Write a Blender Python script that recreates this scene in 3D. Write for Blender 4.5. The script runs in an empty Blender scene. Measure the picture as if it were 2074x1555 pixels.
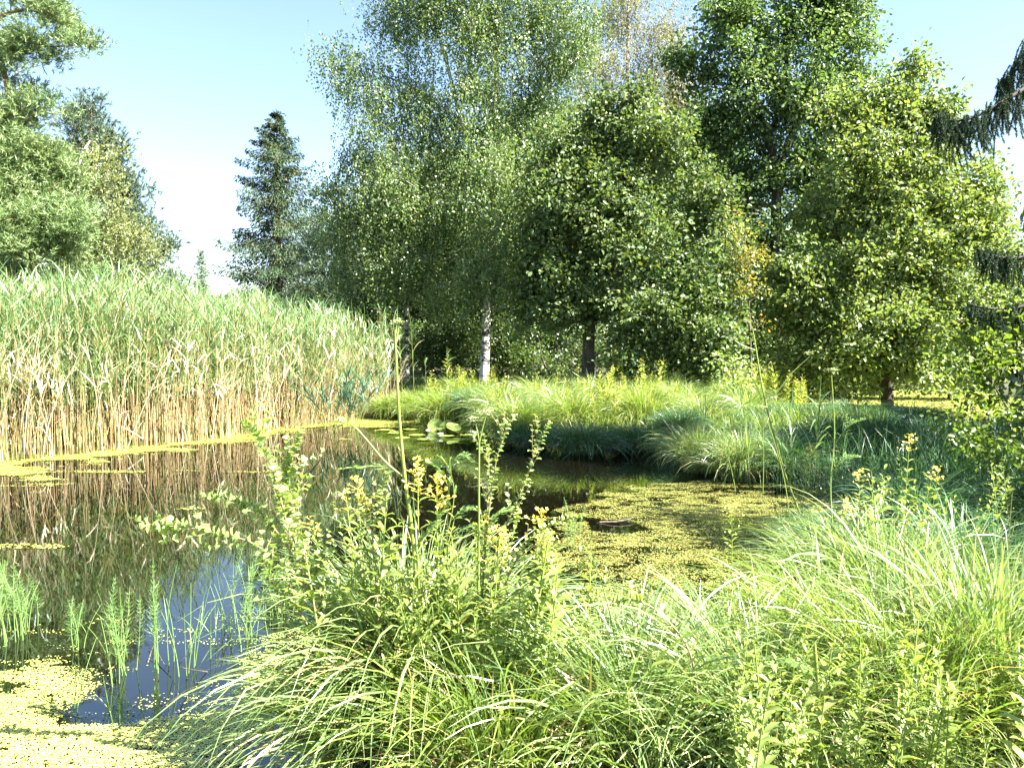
import bpy, math
import numpy as np
from mathutils import Matrix, Vector

S = bpy.context.scene
C = S.collection
R = math.radians

# ------------------------------------------------------------------ camera
CAM_H, F, PITCH = 1.7, 1600.0, R(2.75)
cam_d = bpy.data.cameras.new("camera")
cam = bpy.data.objects.new("camera", cam_d)
C.objects.link(cam)
cam.location = (0, 0, CAM_H)
cam.rotation_euler = (R(90) - PITCH, 0, 0)
cam_d.sensor_width = 36.0
cam_d.lens = F / 2074 * 36.0
cam_d.clip_start = 0.05
cam_d.clip_end = 6000
S.camera = cam

# ------------------------------------------------------------------ sky, sun, exposure
SUN_EL, SUN_AZ = R(47), R(112)          # azimuth clockwise from the view direction (+Y)
world = bpy.data.worlds.new("World")
S.world = world
world.use_nodes = True
wn = world.node_tree
bg = wn.nodes["Background"]
sky = wn.nodes.new("ShaderNodeTexSky")
sky.sky_type = 'NISHITA'
sky.sun_disc = False
sky.sun_elevation = SUN_EL
sky.sun_rotation = SUN_AZ
sky.air_density = 1.0
sky.dust_density = 0.8
sky.ozone_density = 1.0
wn.links.new(sky.outputs[0], bg.inputs[0])
bg.inputs[1].default_value = 0.054

sl = bpy.data.lights.new("sun", 'SUN')
sl.energy = 5.0
sl.angle = R(0.5)
sl.color = (1.0, 0.95, 0.86)
so = bpy.data.objects.new("sun", sl)
C.objects.link(so)
sd = Vector((math.cos(SUN_EL) * math.sin(SUN_AZ), math.cos(SUN_EL) * math.cos(SUN_AZ), math.sin(SUN_EL)))
so.rotation_euler = (-sd).to_track_quat('-Z', 'Y').to_euler()
so.location = (30, -10, 40)

S.view_settings.view_transform = 'Standard'
S.view_settings.look = 'None'
S.view_settings.gamma = 1.0
S.view_settings.use_curve_mapping = False
S.view_settings.exposure = 2.86
S.render.engine = 'CYCLES'
S.cycles.max_bounces = 6
S.cycles.diffuse_bounces = 3
S.cycles.glossy_bounces = 3
S.cycles.transmission_bounces = 3
S.cycles.transparent_max_bounces = 4
S.cycles.caustics_reflective = False
S.cycles.caustics_refractive = False
S.cycles.sample_clamp_indirect = 6.0

# ------------------------------------------------------------------ geometry helpers
cp, sp = math.cos(PITCH), math.sin(PITCH)


def P(px, py, d):
    """The point that the photograph shows at (px, py) when it stands d metres away."""
    x = (px - 1037.0) / F
    y = (777.5 - py) / F
    v = np.array([x, cp + y * sp, -sp + y * cp])
    s = d / v[1]
    return np.array([v[0] * s, d, CAM_H + v[2] * s])


def W(px, py, z=0.0):
    """The point of the level z that the photograph shows at (px, py)."""
    x = (px - 1037.0) / F
    y = (777.5 - py) / F
    v = np.array([x, cp + y * sp, -sp + y * cp])
    s = (z - CAM_H) / v[2]
    return np.array([v[0] * s, v[1] * s, z])


def nrm(v):
    v = np.asarray(v, float)
    return v / np.maximum(np.linalg.norm(v, axis=-1, keepdims=True), 1e-9)


class MB:
    """Collects vertices and faces; build() links them as one mesh object."""

    def __init__(self):
        self.v, self.q, self.t, self.n = [], [], [], 0

    def add(self, v, quads=None, tris=None):
        v = np.asarray(v, np.float32).reshape(-1, 3)
        if quads is not None and len(quads):
            self.q.append(np.asarray(quads, np.int64).reshape(-1, 4) + self.n)
        if tris is not None and len(tris):
            self.t.append(np.asarray(tris, np.int64).reshape(-1, 3) + self.n)
        self.v.append(v)
        self.n += len(v)

    def mesh(self, name, mat, smooth=False):
        me = bpy.data.meshes.new(name)
        v = np.concatenate(self.v) if self.v else np.zeros((0, 3), np.float32)
        q = np.concatenate(self.q) if self.q else np.zeros((0, 4), np.int64)
        t = np.concatenate(self.t) if self.t else np.zeros((0, 3), np.int64)
        me.vertices.add(len(v))
        me.vertices.foreach_set("co", v.ravel())
        loops = np.concatenate([q.ravel(), t.ravel()]).astype(np.int32)
        me.loops.add(len(loops))
        me.loops.foreach_set("vertex_index", loops)
        nq, nt = len(q), len(t)
        me.polygons.add(nq + nt)
        st = np.concatenate([np.arange(nq) * 4, nq * 4 + np.arange(nt) * 3]).astype(np.int32)
        me.polygons.foreach_set("loop_start", st)
        if smooth:
            me.polygons.foreach_set("use_smooth", np.ones(nq + nt, bool))
        me.materials.append(mat)
        me.update(calc_edges=True)
        return me

    def build(self, name, mat, parent=None, smooth=False):
        o = bpy.data.objects.new(name, self.mesh(name, mat, smooth))
        C.objects.link(o)
        if parent is not None:
            o.parent = parent
        return o


def tag(o, label=None, cat=None, group=None, kind=None):
    for k, v in (("label", label), ("category", cat), ("group", group), ("kind", kind)):
        if v:
            o[k] = v
    return o


def thing(name, label, cat, loc=(0, 0, 0), group=None, rotz=0.0):
    o = bpy.data.objects.new(name, None)
    C.objects.link(o)
    o.empty_display_size = 0.1
    o.location = tuple(float(a) for a in loc)
    o.rotation_euler = (0, 0, rotz)
    return tag(o, label, cat, group)


def dup(root, loc, rotz=0.0, scale=1.0, label=None, group=None, tilt=(0, 0)):
    r = root.copy()
    C.objects.link(r)
    r.location = tuple(float(a) for a in loc)
    r.rotation_euler = (tilt[0], tilt[1], rotz)
    r.scale = (scale, scale, scale) if np.isscalar(scale) else tuple(float(a) for a in scale)
    if label:
        r["label"] = label
    if group:
        r["group"] = group
    for ch in list(root.children):
        c = ch.copy()
        C.objects.link(c)
        c.parent = r
        for g in ch.children:
            e = g.copy()
            C.objects.link(e)
            e.parent = c
    return r


def tubes(mb, paths, radii, sides=5):
    """paths (n,k,3), radii (n,k)"""
    paths = np.asarray(paths, float)
    n, k, _ = paths.shape
    radii = np.broadcast_to(np.asarray(radii, float), (n, k))
    tan = nrm(np.gradient(paths, axis=1))
    ref = np.where(np.abs(tan[..., 2:3]) > 0.9, np.array([1.0, 0, 0]), np.array([0, 0, 1.0]))
    u = nrm(np.cross(tan, ref))
    w = np.cross(tan, u)
    a = np.arange(sides) * 2 * np.pi / sides
    ring = u[:, :, None, :] * np.cos(a)[:, None] + w[:, :, None, :] * np.sin(a)[:, None]
    v = paths[:, :, None, :] + ring * radii[:, :, None, None]
    i = np.arange(sides)
    j = (i + 1) % sides
    base = np.arange(k - 1)[:, None] * sides
    q = np.stack([base + i, base + j, base + sides + j, base + sides + i], -1).reshape(-1, 4)
    Q = (np.arange(n) * k * sides)[:, None, None] + q[None]
    mb.add(v.reshape(-1, 3), Q)


def tube(mb, pts, r0, r1, sides=6, k=None):
    pts = np.asarray(pts, float)
    p = smooth_path(pts, k or max(4, 3 * len(pts)))
    t = np.linspace(0, 1, len(p))
    tubes(mb, p[None], (r0 + (r1 - r0) * t)[None], sides)
    return p


def smooth_path(pts, k):
    """Catmull-Rom through pts, k samples."""
    pts = np.asarray(pts, float)
    if len(pts) == 2:
        t = np.linspace(0, 1, k)[:, None]
        return pts[0] * (1 - t) + pts[1] * t
    e = np.concatenate([[2 * pts[0] - pts[1]], pts, [2 * pts[-1] - pts[-2]]])
    s = np.linspace(0, len(pts) - 1 - 1e-6, k)
    i = s.astype(int)
    f = (s - i)[:, None]
    p0, p1, p2, p3 = e[i], e[i + 1], e[i + 2], e[i + 3]
    return 0.5 * (2 * p1 + (p2 - p0) * f + (2 * p0 - 5 * p1 + 4 * p2 - p3) * f ** 2 + (3 * p1 - p0 - 3 * p2 + p3) * f ** 3)


def ribbons(mb, base, az, length, lean, bend, width, nseg=5, power=1.4, roll=0.5, rng=None, tipw=0.06, fullw=0.35):
    """Grass-like blades."""
    n = len(base)
    az, length, lean, bend, width = (np.broadcast_to(np.asarray(a, float), (n,)) for a in (az, length, lean, bend, width))
    dirh = np.stack([np.cos(az), np.sin(az), np.zeros(n)], -1)
    side = np.stack([-np.sin(az), np.cos(az), np.zeros(n)], -1)
    r = (rng.normal(0, roll, n) if rng is not None else np.zeros(n))
    kink = (rng.random(n) < .2) * rng.uniform(.4, 1.7, n) if rng is not None else np.zeros(n)
    kat = rng.uniform(.4, .85, n) if rng is not None else np.ones(n)
    p = np.array(base, float)
    out = np.empty((n, nseg + 1, 2, 3))
    for k in range(nseg + 1):
        t = k / nseg
        th = lean + bend * t ** power + kink * (t > kat)
        tang = dirh * np.sin(th)[:, None] + np.array([0, 0, 1.0]) * np.cos(th)[:, None]
        nor = np.cross(tang, side)
        sv = side * np.cos(r)[:, None] + nor * np.sin(r)[:, None]
        wprof = min(1.0, 0.55 + t / fullw * 0.45) * (1 - t ** 2.2) + tipw * t
        hw = (width * 0.5 * wprof)[:, None]
        out[:, k, 0] = p - sv * hw
        out[:, k, 1] = p + sv * hw
        p = p + tang * (length / nseg)[:, None]
    i = np.arange(nseg)
    q = np.stack([2 * i, 2 * i + 1, 2 * i + 3, 2 * i + 2], -1)
    Q = (np.arange(n) * (nseg + 1) * 2)[:, None, None] + q[None]
    mb.add(out.reshape(-1, 3), Q)


def frame(d, nn):
    d = nrm(d)
    s = nrm(np.cross(d, nn))
    return d, s, np.cross(s, d)


def leaf4(mb, pos, d, nn, L, Wd):
    """Diamond leaves, four vertices each."""
    n = len(pos)
    d, s, _ = frame(d, nn)
    L = np.broadcast_to(L, (n,))[:, None]
    Wd = np.broadcast_to(Wd, (n,))[:, None]
    v = np.stack([pos, pos + d * L * .45 - s * Wd * .5, pos + d * L, pos + d * L * .45 + s * Wd * .5], 1)
    mb.add(v.reshape(-1, 3), np.arange(n * 4).reshape(n, 4))


def leaf6(mb, pos, d, nn, L, Wd, fold=0.25, wide=.6):
    """Folded oval leaves, two quads about the midrib."""
    n = len(pos)
    d, s, u = frame(d, nn)
    L = np.broadcast_to(L, (n,))[:, None]
    Wd = np.broadcast_to(Wd, (n,))[:, None]
    a = s * Wd * .5
    up = u * Wd * fold
    tip = pos + d * L
    v = np.stack([pos, pos + d * L * .28 - a * wide * 1.45 + up, pos + d * L * .68 - a * .9 + up, tip,
                  pos + d * L * .68 + a * .9 + up, pos + d * L * .28 + a * wide * 1.45 + up], 1)
    b = np.arange(n)[:, None] * 6
    q = np.concatenate([b + np.array([0, 1, 2, 3]), b + np.array([3, 4, 5, 0])])
    mb.add(v.reshape(-1, 3), q)


def leaf8(mb, pos, d, nn, L, Wd, fold=0.2, curl=0.25, w1=.42, w2=.45, t1=.3, t2=.68):
    """Curved, folded leaves for things close by."""
    n = len(pos)
    d, s, u = frame(d, nn)
    L = np.broadcast_to(L, (n,))[:, None]
    Wd = np.broadcast_to(Wd, (n,))[:, None]
    curl = np.broadcast_to(curl, (n,))[:, None]
    c0 = pos
    c1 = pos + d * L * t1 + u * L * curl * .12
    c2 = pos + d * L * t2
    c3 = pos + d * L * .98 - u * L * curl * .35
    up = u * Wd * fold
    v = np.stack([c0, c1, c2, c3, c1 - s * Wd * w1 + up, c2 - s * Wd * w2 + up, c1 + s * Wd * w1 + up, c2 + s * Wd * w2 + up], 1)
    b = np.arange(n)[:, None] * 8
    q = np.concatenate([b + np.array([1, 2, 5, 4]), b + np.array([2, 1, 6, 7])])
    t = np.concatenate([b + np.array(x) for x in ([0, 1, 4], [2, 3, 5], [1, 0, 6], [3, 2, 7])])
    mb.add(v.reshape(-1, 3), q, t)


def rdir(rng, n):
    return nrm(rng.normal(size=(n, 3)))


def vnoise(x, y, seed=0):
    """Smooth value noise 0..1."""
    xi, yi = np.floor(x).astype(np.int64), np.floor(y).astype(np.int64)
    fx, fy = x - xi, y - yi
    fx, fy = fx * fx * (3 - 2 * fx), fy * fy * (3 - 2 * fy)

    def h(a, b):
        v = np.sin(a * 127.1 + b * 311.7 + seed * 74.7) * 43758.5453
        return v - np.floor(v)
    return (h(xi, yi) * (1 - fx) + h(xi + 1, yi) * fx) * (1 - fy) + (h(xi, yi + 1) * (1 - fx) + h(xi + 1, yi + 1) * fx) * fy


def fbm(x, y, seed=0, octaves=4):
    a, s, t = 1.0, 0.0, 0.0
    for k in range(octaves):
        s = s + a * vnoise(x * 2 ** k, y * 2 ** k, seed + k)
        t += a
        a *= .55
    return s / t


def inside(poly, x, y):
    poly = np.asarray(poly)
    r = np.zeros(np.shape(x), bool)
    n = len(poly)
    for i in range(n):
        x0, y0 = poly[i]
        x1, y1 = poly[(i + 1) % n]
        if y0 == y1:
            continue
        c = ((y0 > y) != (y1 > y)) & (x < (x1 - x0) * (y - y0) / (y1 - y0) + x0)
        r ^= c
    return r


def sdist(poly, x, y):
    """Distance to the polygon's outline, negative inside."""
    poly = np.asarray(poly, float)
    d = np.full(np.shape(x), 1e9)
    n = len(poly)
    for i in range(n):
        a, b = poly[i], poly[(i + 1) % n]
        e = b - a
        t = np.clip(((x - a[0]) * e[0] + (y - a[1]) * e[1]) / (e @ e), 0, 1)
        d = np.minimum(d, np.hypot(x - a[0] - t * e[0], y - a[1] - t * e[1]))
    return np.where(inside(poly, x, y), -d, d)


# ------------------------------------------------------------------ materials
def nodes_of(name):
    m = bpy.data.materials.new(name)
    m.use_nodes = True
    nt = m.node_tree
    nt.nodes.clear()
    return m, nt, nt.nodes, nt.links


def leaf_mat(name, c1, c2, rough=.42, trans=.35, spec=.5, tint=(1.2, 1.22, .55), odd=None, odd_at=.93, nscale=.5, along=None):
    """Foliage: colour varies leaf by leaf and slowly through the plant; light passes through."""
    m, nt, N, Lk = nodes_of(name)
    geo = N.new("ShaderNodeNewGeometry")
    tc = N.new("ShaderNodeTexCoord")
    noi = N.new("ShaderNodeTexNoise")
    noi.inputs["Scale"].default_value = nscale
    noi.inputs["Detail"].default_value = 3
    Lk.new(tc.outputs["Object"], noi.inputs["Vector"])
    ad = N.new("ShaderNodeMath"); ad.operation = 'MULTIPLY_ADD'
    Lk.new(noi.outputs["Fac"], ad.inputs[0]); ad.inputs[1].default_value = 1.0
    sc = N.new("ShaderNodeMath"); sc.operation = 'MULTIPLY_ADD'
    Lk.new(geo.outputs["Random Per Island"], sc.inputs[0]); sc.inputs[1].default_value = .7; sc.inputs[2].default_value = -.35
    Lk.new(sc.outputs[0], ad.inputs[2])
    mix = N.new("ShaderNodeMix"); mix.data_type = 'RGBA'; mix.clamp_factor = True
    Lk.new(ad.outputs[0], mix.inputs[0])
    mix.inputs[6].default_value = (*c1, 1); mix.inputs[7].default_value = (*c2, 1)
    col = mix.outputs[2]
    if odd:
        gt = N.new("ShaderNodeMath"); gt.operation = 'GREATER_THAN'
        Lk.new(geo.outputs["Random Per Island"], gt.inputs[0]); gt.inputs[1].default_value = odd_at
        m2 = N.new("ShaderNodeMix"); m2.data_type = 'RGBA'
        Lk.new(gt.outputs[0], m2.inputs[0]); Lk.new(col, m2.inputs[6]); m2.inputs[7].default_value = (*odd, 1)
        col = m2.outputs[2]
    pr = N.new("ShaderNodeBsdfPrincipled")
    pr.inputs["Roughness"].default_value = rough
    pr.inputs["Specular IOR Level"].default_value = spec
    Lk.new(col, pr.inputs["Base Color"])
    tr = N.new("ShaderNodeBsdfTranslucent")
    tm = N.new("ShaderNodeMix"); tm.data_type = 'RGBA'; tm.blend_type = 'MULTIPLY'; tm.inputs[0].default_value = 1
    Lk.new(col, tm.inputs[6]); tm.inputs[7].default_value = (tint[0] * 1.35, tint[1] * 1.35, tint[2] * 1.35, 1)
    Lk.new(tm.outputs[2], tr.inputs[0])
    mx = N.new("ShaderNodeMixShader"); mx.inputs[0].default_value = trans
    Lk.new(pr.outputs[0], mx.inputs[1]); Lk.new(tr.outputs[0], mx.inputs[2])
    out = N.new("ShaderNodeOutputMaterial")
    Lk.new(mx.outputs[0], out.inputs[0])
    return m


def bark_mat(name, c1, c2, scale=(6, 6, 2), lo=.4, hi=.6, rough=.85, bump=.4):
    m, nt, N, Lk = nodes_of(name)
    tc = N.new("ShaderNodeTexCoord")
    mp = N.new("ShaderNodeMapping"); mp.inputs["Scale"].default_value = scale
    Lk.new(tc.outputs["Object"], mp.inputs[0])
    noi = N.new("ShaderNodeTexNoise"); noi.inputs["Scale"].default_value = 1; noi.inputs["Detail"].default_value = 5
    Lk.new(mp.outputs[0], noi.inputs["Vector"])
    mr = N.new("ShaderNodeMapRange"); mr.inputs[1].default_value = lo; mr.inputs[2].default_value = hi
    Lk.new(noi.outputs["Fac"], mr.inputs[0])
    mix = N.new("ShaderNodeMix"); mix.data_type = 'RGBA'
    Lk.new(mr.outputs[0], mix.inputs[0]); mix.inputs[6].default_value = (*c1, 1); mix.inputs[7].default_value = (*c2, 1)
    pr = N.new("ShaderNodeBsdfPrincipled"); pr.inputs["Roughness"].default_value = rough
    Lk.new(mix.outputs[2], pr.inputs["Base Color"])
    bp = N.new("ShaderNodeBump"); bp.inputs["Strength"].default_value = bump; bp.inputs["Distance"].default_value = .02
    Lk.new(noi.outputs["Fac"], bp.inputs["Height"]); Lk.new(bp.outputs[0], pr.inputs["Normal"])
    out = N.new("ShaderNodeOutputMaterial"); Lk.new(pr.outputs[0], out.inputs[0])
    return m


M = {}
M["birch"] = leaf_mat("birch_leaf", (.052, .11, .034), (.2, .265, .095), rough=.44, trans=.33, spec=.6, odd=(.3, .28, .08), odd_at=.98)
M["pale_birch"] = leaf_mat("pale_birch_leaf", (.15, .15, .07), (.27, .25, .14), rough=.5, trans=.35)
M["yellow_birch"] = leaf_mat("yellow_birch_leaf", (.11, .145, .05), (.23, .25, .095), rough=.45, trans=.38)
M["oak"] = leaf_mat("oak_leaf", (.042, .085, .032), (.165, .22, .08), rough=.52, trans=.3, spec=.45, odd=(.14, .17, .03), odd_at=.9, nscale=.8)
M["tall"] = leaf_mat("tall_oak_leaf", (.045, .1, .038), (.16, .23, .085), rough=.5, trans=.34, spec=.6)
M["bright_oak"] = leaf_mat("bright_oak_leaf", (.07, .12, .036), (.24, .3, .1), rough=.5, trans=.35, spec=.6, odd=(.2, .22, .05), odd_at=.9)
M["orange"] = leaf_mat("turning_leaf", (.15, .16, .03), (.3, .26, .06), rough=.45, trans=.4, odd=(.36, .2, .05), odd_at=.93, nscale=1.5)
M["under"] = leaf_mat("understory_leaf", (.045, .085, .02), (.11, .16, .045), rough=.4, trans=.35)
M["spruce"] = leaf_mat("spruce_needle", (.022, .05, .024), (.065, .1, .04), rough=.65, spec=.2, trans=.1, odd=(.16, .11, .05), odd_at=.93)
M["near_spruce"] = leaf_mat("dark_spruce_needle", (.018, .05, .022), (.04, .07, .03), rough=.6, spec=.2, trans=.1)
M["pine"] = leaf_mat("pine_needle", (.09, .165, .06), (.24, .31, .115), rough=.5, trans=.15, nscale=1)
M["dark_pine"] = leaf_mat("dark_pine_needle", (.04, .08, .05), (.1, .14, .08), rough=.5, trans=.12)
M["blue_pine"] = leaf_mat("pale_pine_and_haze_needle", (.09, .15, .085), (.18, .24, .13), rough=.5, trans=.15)
M["alder"] = leaf_mat("alder_leaf", (.07, .13, .02), (.17, .23, .04), rough=.4, trans=.45)
M["reed"] = leaf_mat("reed_leaf", (.075, .17, .06), (.25, .335, .15), rough=.38, trans=.28, spec=.55, odd=(.42, .36, .2), odd_at=.97)
M["reed_shaded"] = leaf_mat("shaded_reed_leaf", (.03, .09, .055), (.07, .14, .085), rough=.38, trans=.25, spec=.5)  # reed leaf colour darkened to stand for shade on the drooping clump
M["reed_stem"] = leaf_mat("reed_stem", (.26, .17, .07), (.6, .47, .27), rough=.5, trans=.05, odd=(.16, .2, .06), odd_at=.7, nscale=3)
M["reed_dead"] = leaf_mat("dead_reed", (.5, .4, .24), (.68, .6, .44), rough=.55, trans=.12)
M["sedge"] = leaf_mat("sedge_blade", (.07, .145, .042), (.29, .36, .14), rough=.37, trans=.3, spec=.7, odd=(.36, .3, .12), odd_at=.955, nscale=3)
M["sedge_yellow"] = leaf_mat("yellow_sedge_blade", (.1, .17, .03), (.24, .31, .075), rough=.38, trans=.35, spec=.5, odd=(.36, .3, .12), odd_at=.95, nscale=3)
M["sedge_shaded"] = leaf_mat("shaded_sedge_blade", (.035, .1, .05), (.09, .17, .075), rough=.36, trans=.28, spec=.5)  # sedge green darkened for blades that stand in shade
M["thatch"] = leaf_mat("dead_thatch", (.2, .14, .06), (.42, .34, .18), rough=.6, trans=.15)
M["lysi"] = leaf_mat("loosestrife_leaf", (.14, .2, .045), (.28, .34, .1), rough=.42, trans=.4)
M["lysi_far"] = leaf_mat("bank_loosestrife_leaf", (.16, .2, .04), (.32, .35, .09), rough=.45, trans=.4)
M["yellow"] = leaf_mat("yellow_petal", (.8, .66, .1), (.86, .77, .24), rough=.5, trans=.3, tint=(.8, .8, .5))
M["willow"] = leaf_mat("willow_leaf", (.2, .29, .09), (.34, .42, .17), rough=.38, trans=.35, nscale=6)
M["stem"] = leaf_mat("green_stem", (.14, .2, .04), (.22, .27, .06), rough=.4, trans=.05, nscale=4)
M["twig"] = leaf_mat("brown_twig", (.14, .1, .06), (.25, .19, .11), rough=.6, trans=.0, nscale=8)
M["horsetail"] = leaf_mat("horsetail_stem", (.09, .19, .05), (.19, .29, .075), rough=.45, trans=.15, nscale=4)
M["duck"] = leaf_mat("duckweed_frond", (.43, .48, .1), (.61, .64, .21), rough=.4, trans=.1, odd=(.3, .2, .07), odd_at=.955, nscale=2)
M["duck_brown"] = leaf_mat("brown_duckweed_frond", (.13, .15, .03), (.4, .42, .12), rough=.45, trans=.1, odd=(.12, .06, .02), odd_at=.82, nscale=2.2)
M["duck_far"] = leaf_mat("far_duckweed", (.25, .29, .05), (.38, .4, .1), rough=.5, trans=.05, nscale=1)
M["pad"] = leaf_mat("lily_pad", (.12, .2, .04), (.24, .3, .08), rough=.25, trans=.15, nscale=5)
M["white"] = leaf_mat("white_petal", (.75, .75, .72), (.85, .85, .82), rough=.5, trans=.25, tint=(.6, .6, .6))
M["umbel"] = leaf_mat("umbel_flower", (.26, .32, .12), (.42, .45, .22), rough=.6, trans=.2, tint=(.7, .7, .5))
M["grass"] = leaf_mat("bank_grass", (.05, .1, .02), (.13, .19, .04), rough=.4, trans=.3, odd=(.35, .28, .12), odd_at=.93)
M["birch_bark"] = bark_mat("birch_bark", (.03, .028, .025), (.56, .54, .5), scale=(4, 4, 7), lo=.42, hi=.55, rough=.6)
M["bark"] = bark_mat("dark_bark", (.03, .025, .02), (.09, .075, .055), scale=(9, 9, 2.5))
M["pine_bark"] = bark_mat("pine_bark", (.16, .07, .035), (.36, .18, .1), scale=(8, 8, 3))
M["dead_wood"] = bark_mat("dead_wood", (.05, .04, .03), (.14, .11, .075), scale=(20, 20, 6))


def soil_mat():
    m, nt, N, Lk = nodes_of("forest_soil")
    tc = N.new("ShaderNodeTexCoord")
    n1 = N.new("ShaderNodeTexNoise"); n1.inputs["Scale"].default_value = .9; n1.inputs["Detail"].default_value = 6
    n2 = N.new("ShaderNodeTexNoise"); n2.inputs["Scale"].default_value = 14; n2.inputs["Detail"].default_value = 5
    Lk.new(tc.outputs["Object"], n1.inputs["Vector"]); Lk.new(tc.outputs["Object"], n2.inputs["Vector"])
    a = N.new("ShaderNodeMix"); a.data_type = 'RGBA'
    a.inputs[6].default_value = (.03, .022, .012, 1); a.inputs[7].default_value = (.06, .075, .02, 1)
    b = N.new("ShaderNodeMix"); b.data_type = 'RGBA'; b.blend_type = 'OVERLAY'; b.inputs[0].default_value = .7
    Lk.new(n1.outputs["Fac"], a.inputs[0]); Lk.new(a.outputs[2], b.inputs[6]); Lk.new(n2.outputs["Color"], b.inputs[7])
    pr = N.new("ShaderNodeBsdfPrincipled"); pr.inputs["Roughness"].default_value = .95
    Lk.new(b.outputs[2], pr.inputs["Base Color"])
    bp = N.new("ShaderNodeBump"); bp.inputs["Strength"].default_value = .8; bp.inputs["Distance"].default_value = .05
    Lk.new(n2.outputs["Fac"], bp.inputs["Height"]); Lk.new(bp.outputs[0], pr.inputs["Normal"])
    out = N.new("ShaderNodeOutputMaterial"); Lk.new(pr.outputs[0], out.inputs[0])
    return m


def water_mat():
    m, nt, N, Lk = nodes_of("pond_water")
    tc = N.new("ShaderNodeTexCoord")
    n1 = N.new("ShaderNodeTexNoise"); n1.inputs["Scale"].default_value = 3.5; n1.inputs["Detail"].default_value = 3
    n2 = N.new("ShaderNodeTexNoise"); n2.inputs["Scale"].default_value = 22; n2.inputs["Detail"].default_value = 2
    Lk.new(tc.outputs["Object"], n1.inputs["Vector"]); Lk.new(tc.outputs["Object"], n2.inputs["Vector"])
    ad = N.new("ShaderNodeMath"); ad.operation = 'MULTIPLY_ADD'; ad.inputs[1].default_value = .12
    Lk.new(n2.outputs["Fac"], ad.inputs[0]); Lk.new(n1.outputs["Fac"], ad.inputs[2])
    bp = N.new("ShaderNodeBump"); bp.inputs["Strength"].default_value = .03; bp.inputs["Distance"].default_value = .015
    Lk.new(ad.outputs[0], bp.inputs["Height"])
    pr = N.new("ShaderNodeBsdfPrincipled")
    pr.inputs["Base Color"].default_value = (.003, .0024, .0012, 1)
    pr.inputs["Roughness"].default_value = .015
    pr.inputs["IOR"].default_value = 1.7
    pr.inputs["Specular IOR Level"].default_value = .65
    pr.inputs["Specular Tint"].default_value = (.75, .93, 1, 1)  # blue put into the reflections to deepen the mirrored sky
    Lk.new(bp.outputs[0], pr.inputs["Normal"])
    out = N.new("ShaderNodeOutputMaterial"); Lk.new(pr.outputs[0], out.inputs[0])
    return m


# ------------------------------------------------------------------ terrain and water
POND = [(-16, -3), (-3.0, .6), (-1.7, 1.9), (-.9, 2.9), (.2, 4.1), (1.2, 4.5), (2.5, 4.9), (3.5, 6.2), (3.9, 8.2), (3.0, 9.6),
        (2.6, 12), (.3, 12.6), (-.4, 14.3), (-1.9, 16), (-2.4, 18.3), (-4, 17.6), (-6, 15), (-9, 13.3), (-16, 12)]
FAR_POND = [(6.0, 17.5), (9, 16.5), (12.5, 18.5), (15.5, 24), (17, 30), (11, 29), (7.5, 25)]


def ground_z(x, y):
    x, y = np.asarray(x, float), np.asarray(y, float)
    d = np.minimum(sdist(POND, x, y), sdist(FAR_POND, x, y))
    t = np.clip((d + .5) / 1.8, 0, 1)
    t = t * t * (3 - 2 * t)
    n = fbm(x * .8, y * .8, 3) - .5
    far = np.clip((np.hypot(x, y) - 40) / 200, 0, 1)
    return -.45 + t * .65 + n * .16 * t + np.clip(d - 2, 0, 12) * .02 + far * .6


def gz(p):
    return float(ground_z(np.array([p[0]]), np.array([p[1]]))[0])


ax = np.concatenate([-np.geomspace(2500, 22, 18), np.arange(-21, 21.1, .35), np.geomspace(22, 2500, 18)])
ay = np.concatenate([-np.geomspace(2500, 8, 14), np.arange(-7, 33.1, .35), np.geomspace(34, 2500, 20)])
gx, gy = np.meshgrid(ax, ay)
g = MB()
nx, ny = len(ax), len(ay)
ii, jj = np.meshgrid(np.arange(nx - 1), np.arange(ny - 1))
idx = (jj * nx + ii).ravel()
g.add(np.stack([gx, gy, ground_z(gx, gy)], -1), np.stack([idx, idx + 1, idx + nx + 1, idx + nx], -1))
tag(g.build("ground", soil_mat(), smooth=True), kind="structure", label="dark mossy soil of the banks and forest floor")
wm = MB()
wm.add([(-18, -5, 0), (19, -5, 0), (19, 32, 0), (-18, 32, 0)], [(0, 1, 2, 3)])
tag(wm.build("water", water_mat()), kind="structure", label="still dark brown pond water")


# ------------------------------------------------------------------ trees
def grow(mb, nodes, nrad, targets, rng, r_end=.006, sag=0.0, sides=4):
    """Connects each target to the nearest wood already there by a curved, tapering branch."""
    cap = len(nodes) + len(targets) * 3
    A = np.zeros((cap, 3)); RR = np.zeros(cap)
    A[:len(nodes)] = nodes; RR[:len(nodes)] = nrad
    n = len(nodes)
    root = np.asarray(nodes[0])
    order = np.argsort(np.linalg.norm(targets - np.mean(nodes, 0), axis=1))
    paths, rads = [], []
    for i in order:
        tg = targets[i]
        dd = A[:n] - tg
        cost = np.linalg.norm(dd, axis=1) + 1.3 * np.maximum(dd[:, 2] + .25, 0)
        j = int(np.argmin(cost))
        a = A[j]
        mid = (a + tg) / 2 + rng.normal(0, .08, 3) * np.linalg.norm(tg - a) + np.array([0, 0, .08 * np.linalg.norm(tg - a)])
        p = smooth_path([a, mid, tg], 6)
        r0 = min(RR[j] * .75, .012 + .022 * np.linalg.norm(tg - a))
        rr = np.linspace(r0, r_end, 6)
        paths.append(p); rads.append(rr)
        A[n:n + 3] = p[[2, 4, 5]]; RR[n:n + 3] = rr[[2, 4, 5]]
        n += 3
    if paths:
        tubes(mb, np.array(paths), np.array(rads), sides)


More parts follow.
